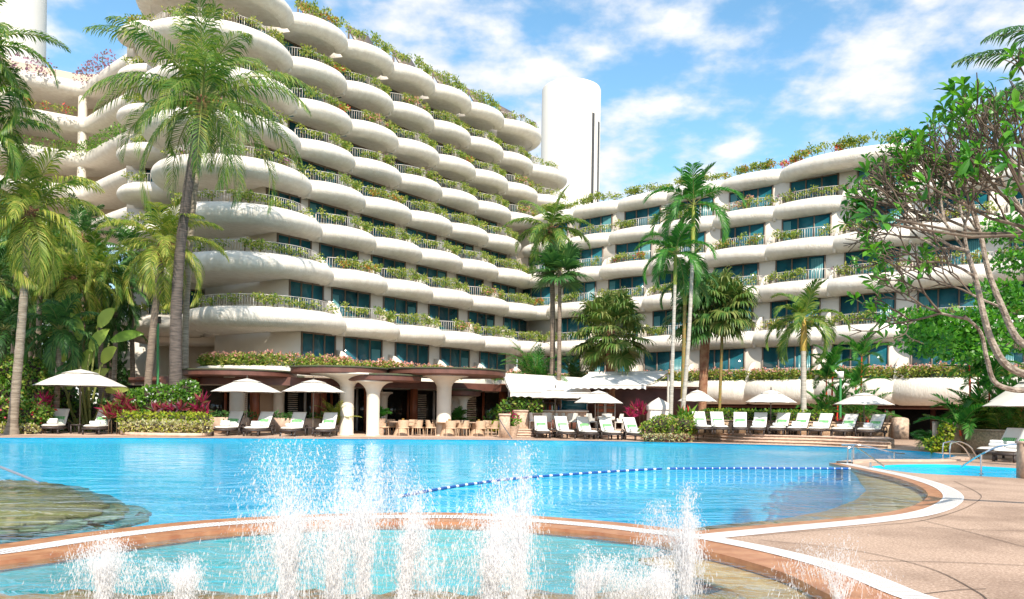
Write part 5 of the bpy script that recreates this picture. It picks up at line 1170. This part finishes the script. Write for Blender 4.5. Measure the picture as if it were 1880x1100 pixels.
local('curtain_wall', MB().grid(np.array([[(math.copysign(.52, math.cos(a)) * (1 + .03 * math.sin(a * 24)), math.copysign(.52, math.sin(a)) * (1 + .03 * math.sin(a * 24)), z) if False else (.58 * math.cos(a) * min(1.35, 1 / max(abs(math.cos(a)), abs(math.sin(a)))) * (1 + .015 * math.sin(a * 30)), .58 * math.sin(a) * min(1.35, 1 / max(abs(math.cos(a)), abs(math.sin(a)))) * (1 + .015 * math.sin(a * 30)), z) for a in np.linspace(0, 2 * PI, 90)] for z in (0, 1.5)])), M['awning'], cab)
local('roof', MB().lathe([(.92, 1.28 + .0), (.90, 1.5), (.55, 1.72), (0, 1.98)], (0, 0, 0), 4, 0, PI / 4, 2 * PI + PI / 4), M['canvas'], cab, False)

# ------------------------------------------------------------------ loungers with pillows and towels
lg = thing('sun_lounger', 'x', 'sun lounger', (0, 0, 0), 0, 'white cushioned sun loungers by the pool')
f_ = MB()
for s in (-1, 1): f_.box((s * .33, -.05, .26), (.055, 1.95, .085))
f_.box((0, -1.0, .26), (.66, .06, .085)).box((0, .9, .26), (.66, .06, .085))
for k in range(9): f_.box((0, -.85 + k * .2, .29), (.62, .05, .02))
local('frame', f_, M['wicker'], lg, False)
for sx in (-1, 1):
    for sy in (-.95, .62): local('leg', MB().box((sx * .33, sy, .11), (.06, .07, .22)), M['wicker'], lg, False)
    a = np.linspace(R(-30), R(210), 14); local('armrest', MB().tube([(sx * .37, .62 + .2 * math.cos(t), .28 + .2 * math.sin(t)) for t in a], [.028] * 14, 6).box((sx * .37, .45, .46), (.06, .42, .035)), M['wicker'], lg)
    local('rear_stretcher', MB().tube([(sx * .33, .9, .24), (sx * .33, .62, .06)], [.02, .02], 6), M['wicker'], lg)
def cushion(w, l, h, n=10, m=14):
    x = np.linspace(-1, 1, n); y = np.linspace(-1, 1, m); X, Y = np.meshgrid(x, y, indexing='ij')
    e = (1 - np.abs(X) ** 8) ** .3 * (1 - np.abs(Y) ** 12) ** .3
    P = np.stack([X * w / 2, Y * l / 2, h * (.5 + .5 * e)], -1); Q = np.stack([X * w / 2, Y * l / 2, h * (.5 - .5 * e)], -1)
    return P, Q
P, Q = cushion(.64, 1.25, .13); mb = MB().grid(P + [0, -.38, .30]).grid((Q + [0, -.38, .30])[::-1]); local('seat_cushion', mb, M['cushion'], lg)
P, Q = cushion(.64, .95, .11); Mx = np.array(Matrix.Rotation(R(49), 3, 'X')); tr = lambda A: (A + [0, .475, 0]) @ Mx.T + [0, .22, .34]
local('back_cushion', MB().grid(tr(P)).grid(tr(Q)[::-1]), M['cushion'], lg)
local('back_frame', MB().grid(tr(np.stack([np.array([[-.33, -.47, -.02], [.33, -.47, -.02]]), np.array([[-.33, .45, -.02], [.33, .45, -.02]])]))), M['wicker'], lg)
lg_t = tree_of(lg); fl_l = [True]
def pil(w, l, h):
    P, Q = cushion(w, l, h, 8, 8); return MB().grid(P).grid(Q[::-1])
ME_green = pil(.50, .26, .13).mesh('green_pillow', M['green_pillow']); ME_flo = pil(.44, .24, .13).mesh('floral_pillow', M['floral'])
tw_ = MB()
for dz, dx in ((0, 0), (.0, .13), (.11, .065)): tw_.tube([(-.2, dx - .06, .065 + dz), (.2, dx - .06, .065 + dz)], [.062, .062], 12)
ME_tow = tw_.mesh('rolled_towel', M['towel'])
ME_tow2 = MB().tube([(-.22, 0, .075), (.22, 0, .075)], [.075, .075], 14).mesh('rolled_towel', M['towel'])
bpy.context.view_layer.update()
def lounger(u, Y, z, rz, lab, short, sc=1.0):
    b = base_at(u, Y, z); rz = R(rz) + math.atan((940 - u) / F)          # turned off the line of sight
    if fl_l[0]: lg.location = b; lg.rotation_euler.z = rz; lg['label'] = lab; fl_l[0] = False; lg.scale = (sc,) * 3
    else: dup(lg, lg_t, b, rz, lab, None, sc)
    Rz = Matrix.Rotation(rz, 3, 'Z')
    for me, nm, off, rx, l2, cat, gp in ((ME_green, 'green_pillow', (0, .40, .60), 52, 'green striped lumbar pillow on ' + short, 'pillow', 'green striped pillows'), (ME_flo, 'floral_pillow', (.03, .24, .49), 58, 'white leaf-print pillow on ' + short, 'pillow', 'leaf-print pillows'), (ME_tow2 if (int(u) % 2) else ME_tow, 'rolled_towel', (-.08, -.25, .43), 0, 'rolled white towel on ' + short, 'towel', 'rolled towels on loungers')):
        o = link(nm, me, None, b + Rz @ (Vector(off) * sc)); o.rotation_euler = (R(rx), 0, rz); o.scale = (sc,) * 3; tag(o, l2, cat, gp)
for i, (u, Y, a) in enumerate(((104, 39.3, -16), (183, 39.2, -20), (422, 40.2, -24), (478, 40.2, -24), (541, 40.6, -18), (601, 40.8, -12))):
    w = ['the lounger nearest the far left flower bed', 'the lounger left of the central planted bed', 'the lounger just right of central planted bed', 'the lounger under the second left parasol', 'the lounger left of the third left parasol', 'the lounger before the wide mushroom column'][i]
    lounger(u, Y, 0.005, a, 'white cushioned lounger, ' + w[4:], w, 1.08)
for i, (u, Y, a) in enumerate(((995, 43.4, 6), (1036, 43.1, 14), (1077, 42.9, 16), (1119, 42.5, 18), (1165, 42.0, 22))):
    w = f'the {ORD[i]} lounger from left in the middle row of five'
    lounger(u, Y, 0.005, a, 'white lounger, ' + w[4:] + ' before the bar', w, 1.05)
for i, (u, Y, a) in enumerate(((1288, 40.9, 12), (1320, 40.9, 9), (1359, 40.9, 0), (1394, 40.8, -6), (1433, 40.8, -12), (1468, 40.6, -16), (1508, 40.3, -19), (1553, 39.9, -21), (1602, 39.5, -23))):
    w = f'the {ORD[i]} lounger from left on the right terrace'
    lounger(u, Y, .425, a, 'white lounger, ' + w[4:] + ' row of nine', w, 1.0)
lounger(1842, 28.6, .005, -30, 'white lounger before stone wall at the right frame edge', 'the lounger by the right edge stone wall', 1.0)
lounger(1874, 27.2, .005, -28, 'cropped white lounger at the extreme right frame edge', 'the cropped lounger at extreme right', 1.0)
def side_table(u, Y, z, lab):
    b = base_at(u, Y, z); t = thing('side_table', lab, 'side table', b, 0, 'dark wicker side tables')
    local('table_top', MB().box((0, 0, .42), (.46, .46, .05)), M['wicker'], t, False)
    for sx in (-1, 1):
        for sy in (-1, 1): local('leg', MB().box((sx * .19, sy * .19, .2), (.06, .06, .4)), M['wicker'], t, False)
for u, Y, z, lab in ((142, 39.2, .005, 'dark side table under the far left parasol'), (449, 40.2, .005, 'dark side table under the second left parasol'), (570, 40.7, .005, 'dark side table under the third left parasol'), (1016, 43.2, .005, 'dark side table under the left middle parasol'), (1098, 42.6, .005, 'dark side table under the right middle parasol'), (1142, 42.2, .005, 'dark side table beside the fifth middle lounger'), (1415, 40.9, .425, 'dark side table under the right terrace parasol'), (1450, 40.7, .425, 'dark side table between fifth and sixth terrace loungers'), (1575, 39.8, .425, 'dark side table between eighth and ninth terrace loungers')): side_table(u, Y, z, lab)

# ------------------------------------------------------------------ parasols
def parasol(u, Y, z, rad, eave, apex, lab, n=8, rot=0.2):
    b = base_at(u, Y, z); t = thing('parasol', lab, 'parasol', b, 0, 'white pool parasols'); e, a = eave - z, apex - z
    prof = [(rad, e), (rad * .66, e + (a - e) * .42), (rad * .36, e + (a - e) * .74), (rad * .16, e + (a - e) * .90)]
    vs = []; k = n * 4
    for r_, h in prof:
        row = []
        for i in range(k):
            f = (i % 4) / 4; an = rot + 2 * PI * (i // 4 + f) / n; c = math.cos(PI / n) / math.cos((f - .5) * 2 * PI / n)
            sag = math.sin(f * PI) * .05 * r_ / rad
            row.append((r_ * c * math.cos(an), r_ * c * math.sin(an), h - sag * .6 + (.05 * math.sin(f * PI) if r_ == rad else 0)))
        vs.append(row)
    V = np.array(vs); local('canopy', MB().grid(V, 0, True).grid((V - [0, 0, .015])[::-1], 0, True), M['canvas'], t, False)
    V2 = []
    for r_, h in ((rad * .40, e + (a - e) * .76), (rad * .2, e + (a - e) * .9), (.02, a)):
        V2.append([(r_ * math.cos(rot + 2 * PI * i / n), r_ * math.sin(rot + 2 * PI * i / n), h) for i in range(n)])
    V2 = np.array(V2); local('vent_cap', MB().grid(V2, 0, True).grid((V2 - [0, 0, .015])[::-1], 0, True), M['canvas'], t, False)
    local('pole', MB().tube([(0, 0, 0), (0, 0, a - .02)], [.03, .028], 10), M['frame'], t); local('finial', MB().lathe([(.03, 0), (.05, .04), (.02, .09), (.03, .13), (0, .17)], (0, 0, a), 8), M['lamp'], t)
    local('base', MB().lathe([(.28, 0), (.28, .06), (.06, .09), (.05, .25), (0, .25)], (0, 0, 0), 16), M['frame'], t)
    for i in range(n):
        an = rot + 2 * PI * i / n; c, s = math.cos(an), math.sin(an)
        local('rib', MB().tube([(rad * .97 * c, rad * .97 * s, e - .03), (rad * .5 * c, rad * .5 * s, e + (a - e) * .56), (.05 * c, .05 * s, a - .12)], [.012] * 3, 4).tube([(rad * .5 * c, rad * .5 * s, e + (a - e) * .54), (.04 * c, .04 * s, e - .05)], [.01] * 2, 4), M['frame'], t)
def eave_of(v, u, Y): return at(u, v, Y).z
for u, Y, z, hw, ve, va, lab in ((147, 39.5, 0, 78, 709, 678, 'large white parasol at far left above two loungers'), (453, 40.4, 0, 63, 720, 695, 'white parasol second from left before the restaurant'), (575, 41, 0, 58, 720, 697, 'white parasol third from left beside the mushroom column'), (1019, 44.6, 0, 46, 731, 712, 'white parasol before the bar counter'), (1098, 43.4, 0, 47, 740, 717, 'white parasol overlapping the bar parasol on its right'), (1280, 44.5, .4, 36, 737, 716, 'white parasol behind the red-trunk fan palm'), (1415, 41.6, .42, 46, 739, 716, 'white parasol over the right terrace before the hedge'), (1586, 41, .42, 52, 743, 721, 'white parasol in front of the lipstick palms'), (1905, 31, 0, 78, 738, 690, 'off-frame white parasol behind the right edge one'), (1915, 28.5, 0, 98, 747, 700, 'pale parasol cropped by the right frame edge')):
    parasol(u, Y, z, hw * Y / F, eave_of(ve, u, Y), eave_of(va, u, Y), lab, rot=.39 if u != 575 else .1)

# ------------------------------------------------------------------ handrails, lane ropes, lamp post
def rail(lab, pts, posts=(), r=.024, group='steel pool handrails'):
    P = [Vector(p) for p in pts]; b = P[0].copy(); b.z = 0; t = thing('handrail', lab, 'handrail', b, 0, group)
    put('top_rail', MB().tube(smooth_path3(P, 5), [r] * ((len(P) - 1) * 5 + 1), 8), M['steel'], t)
    for p in posts: put('post', MB().tube([(p[0], p[1], -.1), tuple(p)], [r] * 2, 8).lathe([(.06, 0), (.06, .02), (r, .03)], (p[0], p[1], 0), 10), M['steel'], t)
rail('steel handrail slanting into the pool at left frame edge', [at(-60, 832, 15.5), at(0, 857, 15.2), at(40, 873, 15), at(72, 887, 14.8)], [at(-60, 832, 15.5)])
rail('steel handrail leaning down from the stone pillar to pool', [at(917, 770, 42.2), at(926, 785, 41.7), at(940, 806, 41)], ())
A1, A2 = gr(1556, 851), gr(1598, 860)
rail('near steel handrail at the kerb tip of main pool', [Vector((A1.x, A1.y, .48)), Vector((A1.x + .2, A1.y - .25, .47)), Vector((A2.x + .1, A2.y - .6, .1))], [Vector((A1.x, A1.y, .48)), gr(1564, 851) + Vector((0, 0, .42)), gr(1598, 859) + Vector((0, 0, .16))])
B1 = gr(1583, 846.5)
rail('far steel handrail at the kerb tip of main pool', [B1 + Vector((-.5, .4, .50)), B1 + Vector((0, 0, .5)), gr(1641, 845) + Vector((0, 0, .25)), gr(1660, 841) + Vector((0, 0, .15))], [B1 + Vector((-.2, .2, .5)), gr(1641, 845) + Vector((0, 0, .25))])
for i, (u0, u1) in enumerate(((1731, 1786), (1744, 1797))):
    a, b = gr(u0, 845 + i), gr(u1, 845 - i * 2); d = b - a
    rail(['left curved ladder rail at the pool corner on right', 'right curved ladder rail at the pool corner on right'][i], [a, a + Vector((0, 0, .52)), a + d * .12 + Vector((0, 0, .60)), a + d * .35 + Vector((0, 0, .62)), a + d * .7 + Vector((0, 0, .42)), a + d + Vector((0, 0, -.06))], ())
S1, S2 = gr(1801, 871), gr(1890, 880)
rail('steel handrail rising from the spa to right frame edge', [gr(1765, 857) + Vector((0, 0, .0)), S1 + Vector((0, 0, .52)), S1 + Vector((.5, .0, .74)), S1 + Vector((1.0, 0, .80)), S1 + Vector((1.7, 0, .80))], [S1 + Vector((0, 0, .52)), S1 + Vector((1.6, 0, .8))])
fm = MB().tube([(0, -.055, 0), (0, .055, 0)], [.03, .03], 8); FB = fm.mesh('float', M['blue']); FWm = MB().tube([(0, -.05, 0), (0, .05, 0)], [.026, .026], 8).mesh('float', M['whitep'])
def rope(lab, px, n):
    P = smooth_path([gr(u, v, -.03) for u, v in px], 10); s = np.concatenate([[0], np.cumsum(np.linalg.norm(np.diff(P, axis=0), axis=1))])
    t = thing('lane_rope', lab, 'lane rope', (P[0][0], P[0][1], 0), 0, 'blue and white floating ropes')
    put('cord', MB().tube([(x, y, -.03) for x, y in P], [.012] * len(P), 5), M['whitep'], t)
    q = np.linspace(0, s[-1], n); X, Y = np.interp(q, s, P[:, 0]), np.interp(q, s, P[:, 1])
    for i in range(n):
        j = min(n - 1, i + 1); k = max(0, i - 1); a = math.atan2(Y[j] - Y[k], X[j] - X[k]) - PI / 2
        link('float', FB if i % 3 else FWm, t, (X[i] - P[0][0], Y[i] - P[0][1], -.02), a)
rope('floating blue rope curving behind the fountain jets', [(735, 912), (800, 900), (870, 889), (950, 879), (1040, 872), (1130, 866), (1212, 861.5)], 84)
rope('floating blue rope running straight to the kerb tip', [(1228, 861), (1330, 860.5), (1440, 860.5), (1558, 861)], 76)
for lab, u, Y, v, c in (('green camera pole standing among left palms', 290, 42, 592, 'green_paint'), ('green lamp pole with white box by lipstick palms', 1543, 43.6, 692, 'green_paint')):
    b = base_at(u, Y); tp = at(u, v, Y); t = thing('lamp_pole', lab, 'pole', b, 0, 'green poles'); put('pole', MB().tube([b, tp], [.07, .06], 10), M[c], t)
    put('head', MB().box((tp.x, tp.y, tp.z + .12), (.26, .2, .34)).tube([tp, tp + Vector((-.3, 0, .35))], [.03, .05], 6), M['whitep'] if u > 900 else M['lamp'], t, False)

# ------------------------------------------------------------------ fountain jets: drops thrown up from nozzles
OCT = np.array([(1, 0, 0), (0, 1, 0), (-1, 0, 0), (0, -1, 0), (0, 0, 1), (0, 0, -1)], float); OF = [(0, 1, 4), (1, 2, 4), (2, 3, 4), (3, 0, 4), (1, 0, 5), (2, 1, 5), (3, 2, 5), (0, 3, 5)]
def jet(lab, u, vt, Y, width, n, seed, lean=0, split=3, core=1.0):
    n = int(n * 3.4)
    g = np.random.default_rng(seed); b = base_at(u, Y); H = at(u, vt, Y).z; g9 = 9.8; v0 = math.sqrt(2 * g9 * H)
    t = thing('fountain_jet', lab, 'fountain', (b.x, b.y, -.04), 0, 'water jets in the splash pool')
    put('nozzle', MB().lathe([(.05, -.12), (.05, 0), (.03, .03), (0, .03)], (b.x, b.y, -.06), 10), M['steel'], t)
    arms = [(g.normal(0, .55) * width, g.normal(0, .4) * width, g.uniform(.5, 1.0)) for _ in range(split)]; arms[0] = (lean, 0, 1)
    ai = g.integers(0, split, n); A = np.array(arms)[ai]
    vz = v0 * np.sqrt(np.clip(A[:, 2] * g.uniform(.45, 1.02, n) ** .8, .02, 1.1)); T = 2 * vz / g9; tm = T * g.beta(.95, 1.05, n)
    sx = A[:, 0] / (v0 / g9) + g.normal(0, .16, n) * width / (v0 / g9); sy = A[:, 1] / (v0 / g9) + g.normal(0, .16, n) * width / (v0 / g9)
    x = sx * tm; y = sy * tm; z = vz * tm - .5 * g9 * tm * tm; vel = vz - g9 * tm
    x += g.normal(0, .018, n); y += g.normal(0, .018, n)
    s = np.exp(g.normal(math.log(.0022), .45, n)); s = np.minimum(s, .0075); k = z > 0
    st = 1.5 + np.abs(vel) * 2.2 * g.random(n)
    # dense frothing column near the nozzle
    m = int(n * .28 * core); zz = H * .55 * g.random(m) ** 1.6; rr = (.03 + .22 * width * (zz / H) + .05 * g.random(m)); a = g.random(m) * 6.28; q = g.random(m) ** .5
    x = np.concatenate([x[k], rr * q * np.cos(a) + lean * .5 * zz / H]); y = np.concatenate([y[k], rr * q * np.sin(a)]); z = np.concatenate([z[k], zz]); s = np.concatenate([s[k], np.exp(g.normal(math.log(.0024), .4, m))]); st = np.concatenate([st[k], g.uniform(1.5, 6, m)])
    lx = np.concatenate([(sx / np.maximum(.6, np.abs(vel)))[k], np.zeros(m)])
    kl = int(220 * core + 60); jj = g.integers(0, len(x), kl)              # thin connected ligaments
    x = np.concatenate([x, x[jj]]); y = np.concatenate([y, y[jj]]); z = np.concatenate([z, z[jj] * .8]); lx = np.concatenate([lx, lx[jj]])
    s = np.concatenate([s, g.uniform(.0014, .0034, kl)]); st = np.concatenate([st, g.uniform(14, 48, kl)]); vel = np.concatenate([vel[k], np.ones(m + kl)]); k = slice(None); m = 0
    N_ = len(x); V = OCT[None] * s[:, None, None] * np.stack([np.ones(N_), np.ones(N_), st], 1)[:, None, :]
    V[:, :, 0] += V[:, :, 2] * np.clip(lx * np.sign(vel), -.3, .3)[:, None]
    V += np.stack([x + b.x, y + b.y, z - .04], 1)[:, None, :]
    F_ = (np.arange(N_)[:, None, None] * 6 + np.array(OF)[None]).reshape(-1, 3)
    put('spray', MB().arr(V.reshape(-1, 3), F_), M['spray'], t, True)
for i, (u, vt, Y, w, n, lean, sp, lab) in enumerate(((196, 968, 6.45, .45, 2600, .02, 4, 'broad short jet nearest the left edge of splash pool'), (346, 1004, 6.5, .35, 1900, .03, 4, 'low jet second from left in splash pool'), (535, 790, 6.35, .55, 4200, -.03, 6, 'tall scattered jet third from left'), (618, 812, 6.5, .5, 3000, .06, 5, 'spreading jet between the two tall left jets'), (672, 800, 6.6, .38, 2800, .03, 4, 'tall jet left of slanting twin jets'), (745, 868, 6.4, .30, 2600, .10, 3, 'slanting twin jet in the middle'), (905, 905, 6.3, .42, 3600, .05, 4, 'thick frothing jet at centre right'), (955, 800, 6.55, .38, 3800, .06, 5, 'tallest jet right of centre'), (1078, 990, 6.4, .45, 1900, .02, 4, 'short forked jet right of the tallest one'), (1225, 1000, 6.45, .35, 2000, -.02, 3, 'low jet before the tall right jet'), (1262, 876, 6.9, .28, 3400, .01, 3, 'tall narrow jet on the right'), (1545, 966, 6.6, .42, 990, .03, 5, 'thin sparse jet at far right over the grate'))):
    jet('white water ' + lab, u, vt, Y, w, n, 40 + i, lean, sp, .35 if n < 1000 else 1.0)
